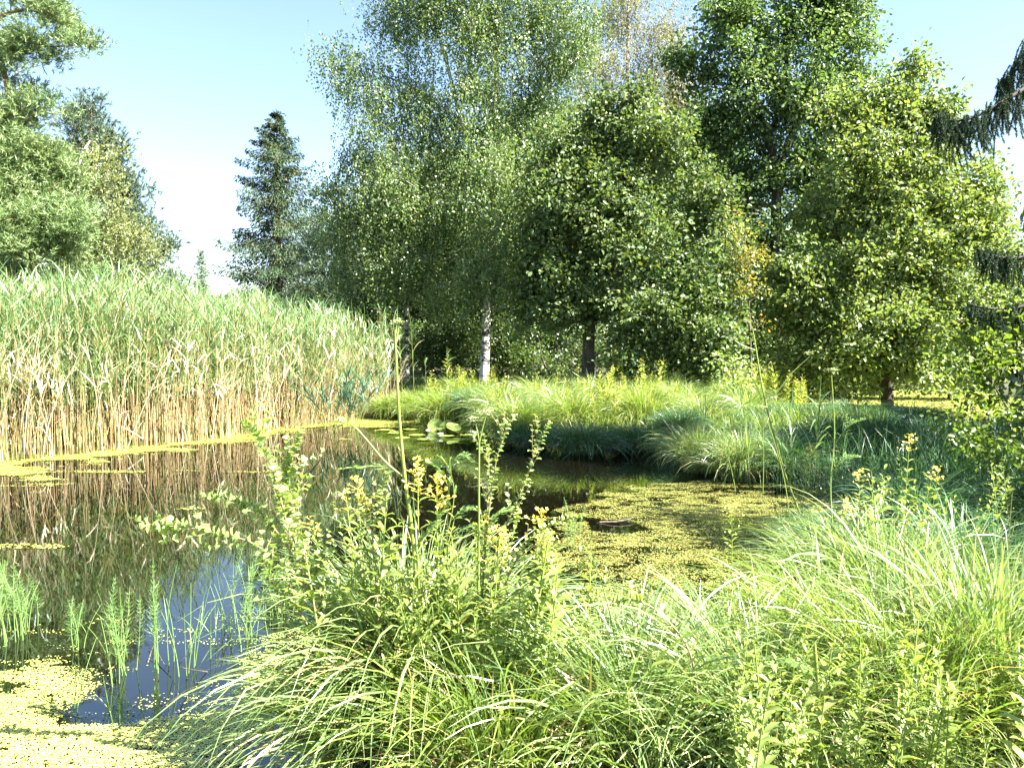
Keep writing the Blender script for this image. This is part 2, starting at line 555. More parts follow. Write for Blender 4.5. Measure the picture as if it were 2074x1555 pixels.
def trunk_of(mb, stems, sides=8):
    """stems: list of (points, r0, r1). Returns skeleton nodes and radii."""
    nd, nr = [], []
    for pts, r0, r1 in stems:
        p = smooth_path(np.asarray(pts, float), max(6, 5 * len(pts)))
        t = np.linspace(0, 1, len(p))
        tubes(mb, p[None], (r0 + (r1 - r0) * t)[None], sides)
        nd.append(p[1:]); nr.append((r0 + (r1 - r0) * t)[1:])
    return np.concatenate(nd), np.concatenate(nr)


def lobes_to_clumps(lobes, d, rng, per=5.0, shell=.5, flat=1.0, depth=1.0, holes=0.0):
    out = []
    for lb in lobes:
        px, py, r = lb[:3]
        off = lb[3] if len(lb) > 3 else rng.uniform(-.5, .5)
        c = P(px, py, d + off)
        rm = r / F * (d + off)
        n = max(3, int(per * rm ** 2 + .5))
        u = rdir(rng, n) * (rng.random(n) ** shell * np.clip(rng.normal(.97, .25, n), .45, 1.65))[:, None]
        out.append(c + u * np.array([rm, rm * depth, rm * flat]))
    out = np.concatenate(out)
    if holes:
        g = vnoise(out[:, 0] * .95 + out[:, 1] * .5, out[:, 2] * 1.15, int(d)) * .55 + vnoise(out[:, 0] * 2.1 - out[:, 1], out[:, 2] * 2.3 + out[:, 1], 7) * .45
        out = out[g > holes]
    return out


def oval_leaves(mb, c, rng, nl, rc, L, Wd, up=.7, flat=.7, fn=leaf4, droop=.25):
    n = len(c) * nl
    off = rng.normal(0, 1, (n, 3)) * np.array([rc, rc, rc * flat]) * .55
    pos = np.repeat(c, nl, 0) + off
    d = nrm(nrm(off) + rng.normal(0, .55, (n, 3)) - np.array([0, 0, droop]))
    nn = nrm(rng.normal(0, .55, (n, 3)) + np.array([0, 0, up]))
    s = rng.uniform(.5, 1.4, n)
    fn(mb, pos, d, nn, L * s, Wd * s)


def hanging_leaves(mb, wood, c, rng, strands, per, rc, drop, L, Wd):
    """Birch: leaves along thin hanging twigs."""
    n = len(c) * strands
    st = np.repeat(c, strands, 0) + rng.normal(0, rc * .55, (n, 3))
    dl = rng.uniform(.4, 1.0, n) * drop
    sway = rng.normal(0, .22, (n, 2))
    tt = np.linspace(.05, 1, per)[None, :] + rng.uniform(-.04, .04, (n, per))
    pos = st[:, None, :] + np.stack([sway[:, :1] * dl[:, None] * tt, sway[:, 1:] * dl[:, None] * tt, -dl[:, None] * tt ** 1.2 + .12 * np.sin(tt * 3) * 1], -1)
    pos = (pos + rng.normal(0, .03, pos.shape)).reshape(-1, 3)
    m = len(pos)
    d = nrm(rng.normal(0, .6, (m, 3)) + np.array([0, 0, -.75]))
    nn = rdir(rng, m) + np.array([.1, -.1, .25])
    s = rng.uniform(.7, 1.25, m)
    leaf4(mb, pos, d, nn, L * s, Wd * s)


def path_px(pts, d):
    return [P(*(p if len(p) > 2 else (p[0], p[1], d))) for p in pts]


def crown_tree(name, label, cat, d, stems, lobes, leaf, bark, seed, group=None, per=5.0, style="oval", nl=60, rc=.45, L=.09, Wd=.06,
               strands=8, sper=9, drop=.7, shell=.5, up=.7, flat=.7, fn=leaf4, depth=1.0, wood_r=.006, dense=6.0, holes=.30, lobe=1.0):
    rng = np.random.default_rng(seed)
    st = []
    for pts, r0, r1 in stems:
        st.append((path_px(pts, d), r0, r1))
    b = st[0][0][0].copy()
    b[2] = gz(b) - .1
    st[0][0][0] = b
    root = thing(name, label, cat, b, group)
    wood, lf = MB(), MB()
    sk, sr = trunk_of(wood, st)
    c = lobes_to_clumps([(q[0], q[1], q[2] * lobe, *q[3:]) for q in lobes], d, rng, per * dense, shell, depth=depth, holes=holes)
    c = c[c[:, 2] > b[2] + .35]
    grow(wood, sk, sr, c, rng, wood_r)
    if style == "oval":
        oval_leaves(lf, c, rng, nl, rc, L, Wd, up, flat, fn)
    elif style == "hang":
        hanging_leaves(lf, wood, c, rng, strands, sper, rc, drop, L, Wd)
    elif style == "needle":
        needle_shoots(lf, c, rng, nl, rc, L, Wd)
    for mb in (wood, lf):
        mb.v = [x - b.astype(np.float32) for x in mb.v]
    wood.build("trunk", M[bark], root, smooth=True)
    lf.build("crown", M[leaf], root)
    return root


def needle_shoots(mb, c, rng, nl, rc, L, Wd):
    """Pine: bottle-brush shoots, turned up at the tips."""
    n = len(c) * nl
    off = rng.normal(0, 1, (n, 3)) * np.array([rc, rc, rc * .5]) * .6
    a = np.repeat(c, nl, 0) + off
    ax_ = nrm(nrm(off) * .8 + np.array([0, 0, .7]) + rng.normal(0, .35, (n, 3)))
    k = 16
    t = rng.random((n, k))
    pos = a[:, None] + ax_[:, None] * (t * .16)[..., None]
    d = nrm(rng.normal(0, 1, (n, k, 3)) * .8 + ax_[:, None] * .9)
    pos, d = pos.reshape(-1, 3), d.reshape(-1, 3)
    m = len(pos)
    s = nrm(np.cross(d, rdir(rng, m)))
    ll = (L * rng.uniform(.7, 1.2, m))[:, None]
    v = np.stack([pos - s * Wd * .5, pos + s * Wd * .5, pos + d * ll], 1)
    mb.add(v.reshape(-1, 3), None, np.arange(m * 3).reshape(m, 3))


# --- birches
crown_tree("birch_tree", "tall white-barked birch with hanging leafy twigs on the far bank", "birch", 24,
           [([(980, 790), (984, 660), (988, 560), (985, 450), (986, 380), (1000, 250), (1006, 100), (1010, -60), (1004, -200)], .15, .03),
            ([(986, 385), (955, 310), (930, 230), (900, 110), (866, 0), (840, -120)], .085, .02),
            ([(984, 440), (900, 380), (800, 330), (730, 300)], .06, .012),
            ([(1000, 250), (1050, 180), (1100, 110), (1130, 40)], .05, .012),
            ([(940, 250), (860, 190), (770, 150), (700, 120)], .045, .01)],
           [(690, 120, 45), (735, 165, 62), (800, 170, 50), (790, 25, 55), (880, 30, 85), (980, 40, 110), (1090, 40, 95), (1150, 100, 60), (900, -90, 130), (1060, -110, 140), (780, 255, 70),
            (870, 200, 85), (970, 190, 100), (1090, 190, 80), (730, 330, 55), (790, 380, 85), (890, 330, 100), (1000, 320, 90), (1080, 290, 60), (740, 470, 70), (830, 470, 90), (920, 450, 90),
            (1010, 470, 75), (780, 550, 55), (860, 560, 70), (930, 545, 70), (700, 420, 45), (1040, 560, 55), (1150, 180, 60), (1120, 260, 60), (680, 480, 40), (700, 560, 40), (1090, 380, 70), (1080, 470, 60), (960, 600, 45), (900, 600, 45), (1160, 30, 70), (660, 380, 30), (985, 400, 50, -1.6), (975, 470, 55, -1.8), (1000, 540, 50, -1.8), (960, 560, 40, -1.7), (1000, 330, 60, -1.5), (1015, 585, 32, -1.5)],
           "birch", "birch_bark", 11, lobe=1.15, per=7.0, style="hang", strands=9, sper=11, rc=.42, drop=.75, L=.068, Wd=.052, shell=.5)
crown_tree("birch_tree", "slender young birch with a thin white trunk standing behind the edge of the reeds", "birch", 27,
           [([(824, 790), (823, 680), (824, 600), (812, 520), (806, 440)], .1, .02), ([(823, 625), (770, 570), (735, 530)], .03, .008)],
           [(815, 470, 55), (790, 530, 50), (850, 530, 50), (830, 560, 38), (760, 565, 38), (880, 575, 36), (720, 560, 35)],
           "birch", "birch_bark", 12, lobe=1.15, per=7.0, style="hang", strands=9, sper=10, rc=.4, drop=.6, L=.068, Wd=.052)
crown_tree("birch_tree", "tall pale grey-green birch top showing above and behind the oaks", "birch", 34,
           [([(1265, 790), (1268, 500), (1270, 250), (1272, 50), (1275, -120)], .17, .02)],
           [(1270, 50, 55), (1235, 120, 50), (1312, 130, 50), (1275, 210, 75), (1205, 200, 55), (1275, -50, 55), (1350, 200, 45), (1230, 30, 45), (1330, 60, 45), (1210, 280, 60), (1330, 290, 60), (1180, 130, 40), (1370, 140, 48), (1385, 220, 42), (1360, 60, 40), (1390, 290, 45)],
           "pale_birch", "birch_bark", 13, per=4.5, style="hang", strands=9, sper=12, rc=.5, drop=1.1, L=.08, Wd=.05)
crown_tree("birch_tree", "yellowish birch with a pale trunk between the pines beyond the reeds", "birch", 22,
           [([(152, 760), (150, 560), (156, 440), (162, 330), (185, 280)], .09, .02)],
           [(190, 300, 34), (155, 350, 42), (215, 350, 42), (180, 410, 55), (240, 425, 42), (200, 480, 55), (255, 500, 45), (150, 500, 45), (290, 490, 36), (220, 550, 50), (290, 560, 45), (150, 570, 40)],
           "yellow_birch", "birch_bark", 14, per=7, style="hang", strands=9, sper=10, rc=.38, drop=.55, L=.068, Wd=.052)

# --- oaks
OK_ = dict(style="oval", L=.108, Wd=.072, fn=leaf6, dense=14.0, holes=.39)
crown_tree("oak_tree", "rounded dark oak with glossy leaves and a forked dark trunk beside the birch", "oak", 20.5,
           [([(1190, 790), (1192, 700), (1194, 655), (1170, 590), (1150, 500), (1140, 400)], .19, .04),
            ([(1194, 660), (1218, 600), (1250, 490), (1262, 350), (1275, 280)], .14, .03),
            ([(1225, 580), (1300, 520), (1380, 470)], .07, .015), ([(1210, 620), (1300, 640), (1400, 650)], .06, .012), ([(1165, 580), (1110, 540), (1080, 500)], .05, .012)],
           [(1160, 320, 75), (1250, 270, 70), (1330, 300, 70), (1110, 430, 70), (1200, 400, 90), (1300, 400, 90), (1380, 410, 75), (1430, 480, 70), (1110, 540, 60), (1210, 520, 90),
            (1310, 530, 90, -1), (1400, 570, 85, -1.2), (1465, 600, 60, -1), (1250, 610, 60, -.5), (1330, 640, 75, -1.5), (1420, 670, 75, -1.5), (1480, 690, 50, -1), (1075, 500, 45), (1380, 715, 45, -1.5), (1290, 200, 35), (1210, 220, 35), (1100, 640, 55, -.5), (1160, 600, 60, -.5), (1250, 690, 50, -1), (1440, 400, 55), (1480, 540, 50), (1080, 600, 45), (1360, 720, 50, -1.5), (1110, 690, 42, -.5), (1280, 735, 45, -1.4), (1430, 735, 45, -1.4), (1050, 660, 36)],
           "oak", "bark", 21, lobe=1.14, per=5.5, nl=44, rc=.3, **OK_)
crown_tree("oak_tree", "tallest leafy oak with a dark trunk showing through gaps", "oak", 25,
           [([(1580, 790), (1574, 600), (1572, 450), (1570, 340), (1545, 250), (1510, 120), (1490, 0)], .25, .03),
            ([(1571, 345), (1610, 260), (1650, 150), (1670, 20)], .15, .03), ([(1573, 420), (1500, 400), (1440, 350), (1410, 290)], .11, .02),
            ([(1572, 460), (1640, 400), (1700, 320)], .1, .02), ([(1560, 290), (1590, 150), (1600, 0)], .1, .02)],
           [(1490, 50, 70), (1590, 30, 90), (1690, 50, 75), (1430, 150, 55), (1530, 150, 85), (1650, 150, 90), (1740, 130, 48), (1395, 240, 52), (1480, 250, 65), (1590, 240, 70), (1700, 240, 75),
            (1410, 340, 55), (1480, 400, 60, 1), (1640, 330, 60), (1600, -70, 90), (1500, -40, 70), (1690, -40, 60), (1500, 340, 40, 1), (1690, 380, 60), (1380, 120, 30), (1440, 440, 60), (1540, 480, 60), (1630, 430, 60), (1400, 420, 50), (1560, 560, 60), (1460, 300, 55), (1560, 340, 50), (1660, 520, 60)],
           "tall", "bark", 22, lobe=1.14, per=5.0, nl=48, rc=.33, **OK_)
crown_tree("oak_tree", "broad bright green oak branching low over the far end of the pond", "oak", 20.5,
           [([(1800, 790), (1795, 640), (1790, 500), (1800, 350), (1830, 240)], .17, .03), ([(1793, 560), (1870, 480), (1950, 400)], .08, .015), ([(1793, 580), (1710, 500), (1660, 430)], .08, .015),
            ([(1796, 660), (1700, 640), (1620, 660)], .06, .012), ([(1796, 650), (1890, 610), (1980, 560)], .06, .012)],
           [(1730, 240, 60), (1820, 210, 60), (1900, 240, 52), (1760, 320, 80), (1860, 320, 85), (1945, 330, 60), (1670, 440, 60), (1790, 430, 95), (1910, 430, 85), (1985, 460, 55), (1650, 550, 75),
            (1760, 550, 90, -.8), (1890, 550, 95, -.5), (1985, 560, 60), (1620, 640, 65), (1720, 660, 75, -1), (1850, 660, 85, -1), (1950, 650, 65), (1850, 130, 30), (1990, 380, 35), (2020, 520, 40), (1600, 560, 45), (2030, 620, 40), (1680, 720, 50, -1), (1800, 720, 55, -1), (1900, 720, 50, -.8), (1600, 690, 45), (1650, 745, 42, -.6), (1740, 760, 40, -1), (1850, 758, 42, -1), (1950, 735, 45, -.6)],
           "bright_oak", "bark", 23, lobe=1.14, per=5.5, nl=44, rc=.3, **OK_)
crown_tree("sapling", "small tree with yellow and orange turning leaves between the two oaks", "sapling", 19.2,
           [([(1525, 770), (1518, 650), (1512, 540), (1500, 460)], .04, .01)],
           [(1500, 470, 32), (1518, 520, 42), (1540, 570, 36), (1498, 590, 36), (1525, 640, 34), (1490, 530, 26)],
           "orange", "bark", 24, dense=2, per=12, nl=60, rc=.3, style="oval", L=.07, Wd=.05)
# bushy trees closing the wood behind
for k, (px, d, lob, leaf, lab) in enumerate([
    (1110, 33, [(1080, 430, 110), (1180, 470, 110), (1120, 560, 110), (1230, 560, 90), (1060, 330, 80), (1160, 340, 80)], "under", "bushy green tree filling the gap behind the birch and the dark oak"),
    (1420, 33, [(1400, 450, 90), (1480, 520, 100), (1400, 580, 100), (1520, 620, 90), (1330, 520, 90), (1450, 330, 70)], "tall", "bushy dark tree filling the gap behind the two oaks"),
    (1660, 33, [(1620, 520, 100), (1700, 600, 110), (1820, 600, 110), (1930, 620, 100), (1600, 620, 90), (1760, 480, 90), (1990, 560, 80)], "tall", "bushy dark tree seen through the broad bright oak"),
    (1350, 36, [(1340, 330, 80), (1420, 300, 80), (1300, 420, 90), (1390, 420, 90), (1180, 300, 70), (1240, 380, 80), (1450, 400, 80)], "under", "bushy green tree rising behind the gap between the dark oak and the tallest oak"),
    (1860, 35, [(1700, 380, 80), (1800, 330, 70), (1880, 420, 90), (1960, 480, 80), (1780, 480, 100), (1900, 560, 90), (1680, 500, 80), (2010, 620, 70), (2040, 700, 60)], "tall", "bushy dark tree behind the broad bright oak's outer boughs"),
    (960, 37, [(900, 380, 90), (1000, 340, 90), (820, 440, 80), (1050, 420, 90), (960, 470, 90), (760, 480, 60), (740, 560, 60), (1080, 260, 60)], "birch", "bushy grey-green tree standing close behind the tall birch"),
    (860, 34, [(800, 560, 80), (880, 600, 90), (960, 580, 90), (760, 620, 70), (1020, 620, 90), (930, 500, 80)], "under", "bushy green tree closing the wood behind the birch trunks"),
]):
    crown_tree("background_tree", lab, "tree", d, [([(px, 790), (px + 6, 650), (px - 4, 480)], .15, .03)], lob, leaf, "bark", 40 + k, per=4.0, dense=14, holes=.25, lobe=1.15, nl=34, rc=.4, style="oval", L=.14, Wd=.095)

# --- understory shrubs under the trees
for k, (px, py, r, d, lab) in enumerate([
    (720, 640, 60, 26, "yellow-green shrub beneath the young birch at the reed edge"),
    (790, 690, 55, 29.5, "dark leafy shrub behind the thin birch trunk"),
    (900, 680, 75, 26, "dark leafy shrub just before the tall birch trunk"),
    (1060, 690, 80, 26, "mid-green sunlit shrub between the birch trunk and the oak trunk"),
    (1130, 720, 60, 24, "small shrub at the foot of the forked oak"),
    (1290, 720, 75, 25, "dark shrub in the shade behind the forked oak's trunk"),
    (1420, 740, 60, 24, "low dark shrub under the lower oak branches"),
    (1560, 700, 75, 25, "dark thicket shrub at the foot of the tallest oak"),
    (1680, 720, 70, 24, "dark thicket shrub under the broad bright oak"),
    (1800, 710, 80, 25, "dark thicket shrub behind the far duckweed water"),
    (1920, 720, 70, 25, "dark shrub at the far end of the duckweed water"),
]):
    rng = np.random.default_rng(600 + k)
    lob = [(px + rng.normal(0, r * .5), py + rng.normal(0, r * .3), r * rng.uniform(.5, .75)) for _ in range(4)] + [(px, py + 40, r * .6), (px - 40, py + 50, r * .5), (px + 40, py + 50, r * .5)]
    crown_tree("understory_shrub", lab, "shrub", d, [([(px, 795), (px + 4, 740), (px - 3, 690)], .04, .01), ([(px, 785), (px - 30, 730), (px - 40, 680)], .03, .01), ([(px, 785), (px + 30, 730), (px + 45, 690)], .03, .01)],
               lob, "under", "bark", 60 + k, group="shrubs under the far trees", per=6, dense=11, holes=.25, nl=34, rc=.28, style="oval", L=.085, Wd=.058)


# --- conifers
def spruce(name, label, d, px, py_top, py_base, prof, leaf, seed, nwh=34, nb=8, size=.15, drop=.45, dens=1.0, group=None, bark="bark"):
    """prof: list of (fraction of height from the top, half-width in metres)."""
    rng = np.random.default_rng(seed)
    top, b = P(px, py_top, d), P(px, py_base, d)
    b[2] = gz(b) - .1
    root = thing(name, label, "spruce", b, group)
    H = top[2] - b[2]
    wood, lf = MB(), MB()
    tubes(wood, np.array([[(0, 0, 0), (0, 0, H * .5), (0, 0, H)]]), np.array([[.017 * H, .01 * H, .01]]), 8)
    fr, hw = zip(*prof)
    pos, dr, paths = [], [], []
    for f in np.linspace(.01, .97, nwh):
        wd = np.interp(f, fr, hw)
        for a in rng.uniform(0, 2 * np.pi) + np.arange(nb) * 2 * np.pi / nb + rng.normal(0, .25, nb):
            Lb = wd * rng.uniform(.5, 1.2) + .05
            z0 = H * (1 - f) + rng.normal(0, .14)
            t = np.linspace(0, 1, 7)
            dp = .55 * np.clip(f * 1.6, 0, 1)
            zz = z0 - Lb * dp * (t - .55 * t ** 3) + Lb * .25 * t * (1 - np.clip(f * 2, 0, 1))
            p = np.stack([np.cos(a) * Lb * t, np.sin(a) * Lb * t, zz], -1)
            paths.append(p)
            n = int((16 + 46 * Lb) * dens)
            tt = rng.random(n) ** .8
            q = np.stack([np.interp(tt, t, p[:, i]) for i in range(3)], -1)
            hang = rng.random(n) * drop * (1 - .5 * tt) * np.clip(f * 3 + .15, .2, 1)
            q[:, 2] -= hang
            lat = rng.normal(0, .10 + .1 * Lb * (1 - tt), n)
            q[:, 0] += -np.sin(a) * lat; q[:, 1] += np.cos(a) * lat
            pos.append(q)
            dn = np.stack([np.cos(a) * np.ones(n), np.sin(a) * np.ones(n), -.2 - hang * 3.2], -1)
            dr.append(dn + rng.normal(0, .35, (n, 3)))
    pos, dr = np.concatenate(pos), np.concatenate(dr)
    m = len(pos)
    s = rng.uniform(.6, 1.3, m)
    leaf4(lf, pos, dr, rng.normal(0, .6, (m, 3)) + np.array([0, 0, .8]), size * s, size * .33 * s)
    tubes(wood, np.array(paths), np.linspace(.02, .004, 7)[None], 3)
    wood.build("trunk", M[bark], root, smooth=True)
    lf.build("crown", M[leaf], root)
    return root


spruce("spruce_tree", "tall dark spruce with brown cones at its tip standing alone against the sky", 38, 566, 226, 640,
       [(0, .1), (.1, 1.0), (.2, 1.6), (.33, 1.95), (.5, 2.8), (.7, 3.8), (.85, 4.4), (1, 4.4)], "spruce", 71, nwh=27, nb=9, size=.15, drop=.7, dens=2.9)
spruce("spruce_tree", "small distant spruce in the gap of sky beyond the reeds", 75, 409, 508, 620,
       [(0, .1), (.3, .8), (.6, 1.5), (1, 2.0)], "blue_pine", 72, nwh=24, nb=8, size=.22, drop=.6, dens=1.0)  # paler needle colour stands in for haze on this far spruce

PN = dict(lobe=1.25, style="needle", dense=3.6, holes=.33, nl=22, rc=.27, L=.11, Wd=.017, per=15.0)
crown_tree("pine_tree", "scots pine with reddish trunk at the left edge, its long bough reaching into the sky", "pine", 17.5,
           [([(62, 780), (66, 560), (66, 480), (50, 350), (20, 200), (-10, 60), (-30, -80)], .11, .04), ([(-10, 70), (40, 80), (100, 95), (200, 85)], .05, .01),
            ([(-15, 40), (50, 20), (120, 40)], .05, .01), ([(20, 190), (70, 200), (135, 225)], .04, .008), ([(60, 420), (110, 380), (140, 420)], .04, .008), ([(64, 470), (20, 480), (0, 520)], .03, .008)],
           [(40, 10, 38), (85, 18, 34), (115, 45, 32), (20, 50, 34), (145, 88, 24), (185, 85, 20), (75, 90, 34), (100, 110, 24), (15, 110, 26), (20, 185, 38), (50, 220, 34), (5, 160, 40), (90, 210, 16), (125, 225, 13),
            (30, 290, 50), (70, 320, 40), (20, 370, 60), (100, 370, 46), (130, 430, 40), (70, 430, 50), (20, 450, 50), (40, 520, 40), (120, 500, 40), (160, 470, 34), (-40, 100, 60), (-40, 250, 60), (-50, 400, 70), (30, 260, 40), (70, 310, 40), (-10, 320, 60), (60, 380, 50), (10, 290, 50), (110, 330, 36), (0, 230, 40), (45, 215, 30), (60, 470, 60), (90, 490, 50), (60, 560, 60), (140, 545, 50), (10, 580, 50)],
           "pine", "pine_bark", 81, **PN)
crown_tree("pine_tree", "dark pine standing tallest behind the yellowish birch", "pine", 27,
           [([(190, 780), (188, 560), (186, 400), (184, 230)], .15, .03)],
           [(180, 225, 28), (170, 255, 36), (200, 265, 34), (230, 310, 36), (160, 300, 40), (245, 350, 34), (210, 380, 45), (260, 410, 34), (250, 460, 40), (180, 330, 40), (275, 470, 30), (150, 250, 20), (130, 400, 60), (220, 480, 60), (150, 520, 60), (70, 500, 60)],
           "dark_pine", "pine_bark", 82, lobe=1.25, style="needle", dense=3.6, nl=22, rc=.42, L=.14, Wd=.024, per=6.0)
crown_tree("pine_tree", "lower bluish pine with boughs spreading to the gap of sky", "pine", 30,
           [([(290, 780), (288, 640), (285, 500), (280, 420)], .13, .03)],
           [(280, 440, 32), (300, 480, 34), (325, 485, 22), (270, 520, 40), (315, 525, 32), (340, 500, 12), (280, 570, 40), (330, 570, 26)],
           "dark_pine", "pine_bark", 83, style="needle", dense=3.6, nl=20, rc=.45, L=.15, Wd=.026, per=5.0)
crown_tree("pine_tree", "pale blue-green young pine beside the tall dark spruce", "pine", 30,
           [([(655, 780), (655, 640), (655, 520), (652, 430)], .12, .02)],
           [(652, 450, 32), (640, 500, 38), (680, 490, 36), (625, 550, 38), (670, 550, 42), (705, 540, 34), (640, 610, 42), (690, 610, 40), (700, 450, 34), (610, 600, 30), (680, 400, 28)],
           "blue_pine", "bark", 84, style="needle", dense=3.6, nl=20, rc=.45, L=.15, Wd=.026, per=5.5)
crown_tree("background_tree", "pale hazy little tree at the end of the far tree line by the sky gap", "tree", 42,
           [([(345, 720), (344, 620), (345, 540)], .08, .02)], [(340, 545, 24), (352, 575, 26), (330, 590, 26), (370, 600, 18)], "yellow_birch", "bark", 85, per=3, nl=40, rc=.6, style="oval", L=.14, Wd=.1)


# --- the near spruce at the right edge
def near_spruce():
    rng = np.random.default_rng(91)
    base = np.array([8.3, 9.6, 0.0]); base[2] = gz(base) - .1
    root = thing("spruce_tree", "dark shaded spruce whose drooping boughs hang in from the right edge", "spruce", base)
    H = 11.0
    wood = MB()
    tubes(wood, np.array([[(0, 0, 0), (.05, 0, H * .5), (0, 0, H)]]), np.array([[.22, .13, .01]]), 10)
    crown = MB()
    # the boughs that reach into view, needle by needle
    def bough(pts, d, r, ntw, tl):
        pa = smooth_path(np.array(path_px(pts, d)) - base, 24)
        pa[0] = np.array([0, 0, pa[0][2] + .25])
        pa = smooth_path(pa[[0, 3, 8, 12, 16, 20, 23]], 24)
        tubes(wood, pa[None], np.linspace(r, .006, 24)[None], 5)
        # hanging twigs
        ts = np.sort(rng.uniform(.25, 1, ntw))
        st = np.stack([np.interp(ts, np.linspace(0, 1, 24), pa[:, i]) for i in range(3)], -1) + rng.normal(0, .035, (ntw, 3))
        side = rng.choice([-1, 1], ntw) * rng.uniform(0, .35, ntw)
        tang = nrm(pa[-1] - pa[8])
        lat = nrm(np.cross(tang, [0, 0, 1.0]))
        ln = tl * rng.uniform(.35, 1.1, ntw) * np.interp(ts, [0, .8, 1], [1, .8, .35])
        k = np.linspace(0, 1, 7)
        tp = st[:, None] + (lat * side[:, None])[:, None] * np.sqrt(k)[None, :, None] * ln[:, None, None] + (tang[None] * ln[:, None])[:, None] * (.25 * k * (1.2 - k))[None, :, None]
        tp[:, :, 2] -= ln[:, None] * (k ** 1.15)
        tp += (rng.normal(0, .10, (ntw, 1, 3)) * np.array([1, 1, .2])) * (k ** 1.3)[None, :, None] * ln[:, None, None] * 2.2
        tubes(wood, tp, np.linspace(.004, .0015, 7)[None], 3)
        pos, dr = [], []
        for i in range(ntw):
            m = int(ln[i] * 1000)
            u = rng.random(m)
            q = np.stack([np.interp(u, k, tp[i, :, a]) for a in range(3)], -1)
            tg = nrm(tp[i, -1] - tp[i, 0])
            pos.append(q); dr.append(nrm(rng.normal(0, 1, (m, 3)) + tg * .9))
        m = 1500
        u = rng.uniform(.2, 1, m)
        q = np.stack([np.interp(u, np.linspace(0, 1, 24), pa[:, i]) for i in range(3)], -1)
        pos.append(q); dr.append(nrm(rng.normal(0, 1, (m, 3)) + tang))
        pos, dr = np.concatenate(pos), np.concatenate(dr)
        m = len(pos)
        s = nrm(np.cross(dr, rdir(rng, m)))
        v = np.stack([pos - s * .003, pos + s * .003, pos + dr * .025], 1)
        crown.add(v.reshape(-1, 3), None, np.arange(m * 3).reshape(m, 3))
    bough([(2400, 20), (2200, 120), (2074, 180), (2000, 225), (1940, 246), (1893, 232)], 8.6, .035, 190, .52)
    bough([(2400, -160), (2200, 0), (2110, 60), (2060, 130), (2030, 170)], 8.9, .03, 130, .55)
    bough([(2400, 380), (2200, 480), (2074, 520), (2020, 520), (1980, 505)], 8.4, .03, 120, .35)
    bough([(2400, 480), (2200, 570), (2074, 620), (2010, 625), (1960, 615)], 8.2, .03, 120, .3)
    bough([(2400, 250), (2230, 330), (2130, 390), (2075, 430)], 8.8, .03, 70, .4)
    bough([(2400, 600), (2200, 680), (2090, 720), (2050, 740)], 8.3, .03, 70, .4)
    # the rest of the crown
    pos, dr, paths = [], [], []
    for f in np.linspace(.02, .9, 34):
        z0 = H * (1 - f)
        for a in rng.uniform(0, 6.3) + np.arange(9) * 2 * np.pi / 9 + rng.normal(0, .2, 9):
            Lb = (2.35 * f ** .8 + .15) * rng.uniform(.75, 1.1)
            if math.cos(a) < -.2 and z0 < 7.5:
                Lb = min(Lb, 1.5)
            t = np.linspace(0, 1, 6)
            p = np.stack([np.cos(a) * Lb * t, np.sin(a) * Lb * t, z0 - Lb * .45 * (t - .5 * t ** 3)], -1)
            paths.append(p)
            n = int(40 + 110 * Lb)
            tt = rng.random(n) ** .8
            q = np.stack([np.interp(tt, t, p[:, i]) for i in range(3)], -1)
            hang = rng.random(n) * .5
            q[:, 2] -= hang
            lat = rng.normal(0, .12 + .12 * Lb * (1 - tt), n)
            q[:, 0] += -np.sin(a) * lat; q[:, 1] += np.cos(a) * lat
            pos.append(q)
            dr.append(np.stack([np.cos(a) * np.ones(n), np.sin(a) * np.ones(n), -.2 - hang * 3], -1) + rng.normal(0, .4, (n, 3)))
    pos, dr = np.concatenate(pos), np.concatenate(dr)
    m = len(pos)
    leaf4(crown, pos, dr, rdir(rng, m) + np.array([0, 0, .6]), .2, .05)
    tubes(wood, np.array(paths), np.linspace(.025, .004, 6)[None], 3)
    wood.build("trunk", M["bark"], root, smooth=True)
    crown.build("crown", M["near_spruce"], root)


near_spruce()
spruce("spruce_tree", "tall dark spruce standing just outside the view beside the pond's shaded bank", 12.5, 2700, -130, 800,
       [(0, .1), (.3, .9), (.6, 1.7), (1, 2.2)], "near_spruce", 92, nwh=26, nb=8, size=.3, drop=.5, dens=.7)  # unseen tree, placed and sized for the shade it casts

# bright leafy alder reaching in at the right edge
crown_tree("alder_shrub", "bright yellow-green leafy alder leaning in below the spruce boughs", "alder", 8.2,
           [([(2150, 1010), (2060, 860), (2000, 760), (1950, 690)], .016, .005), ([(2150, 1010), (2090, 850), (2060, 700), (2040, 620)], .016, .005), ([(2140, 1000), (2050, 900), (1970, 840)], .012, .004)],
           [(2040, 640, 38), (1995, 690, 36), (1925, 705, 26), (1950, 740, 30), (2050, 730, 42), (2000, 790, 42), (2060, 820, 45), (1960, 820, 26), (2055, 900, 42), (2000, 880, 34), (2070, 980, 40), (1990, 740, 40), (2080, 660, 50), (2030, 940, 50, -.5), (1965, 905, 36, -.6), (2080, 860, 50, -.4), (2060, 1010, 44, -.6), (1930, 860, 24, -.3)],
           "alder", "bark", 95, dense=1, holes=.2, per=130, nl=30, rc=.15, style="oval", L=.055, Wd=.042, fn=leaf6, wood_r=.003)


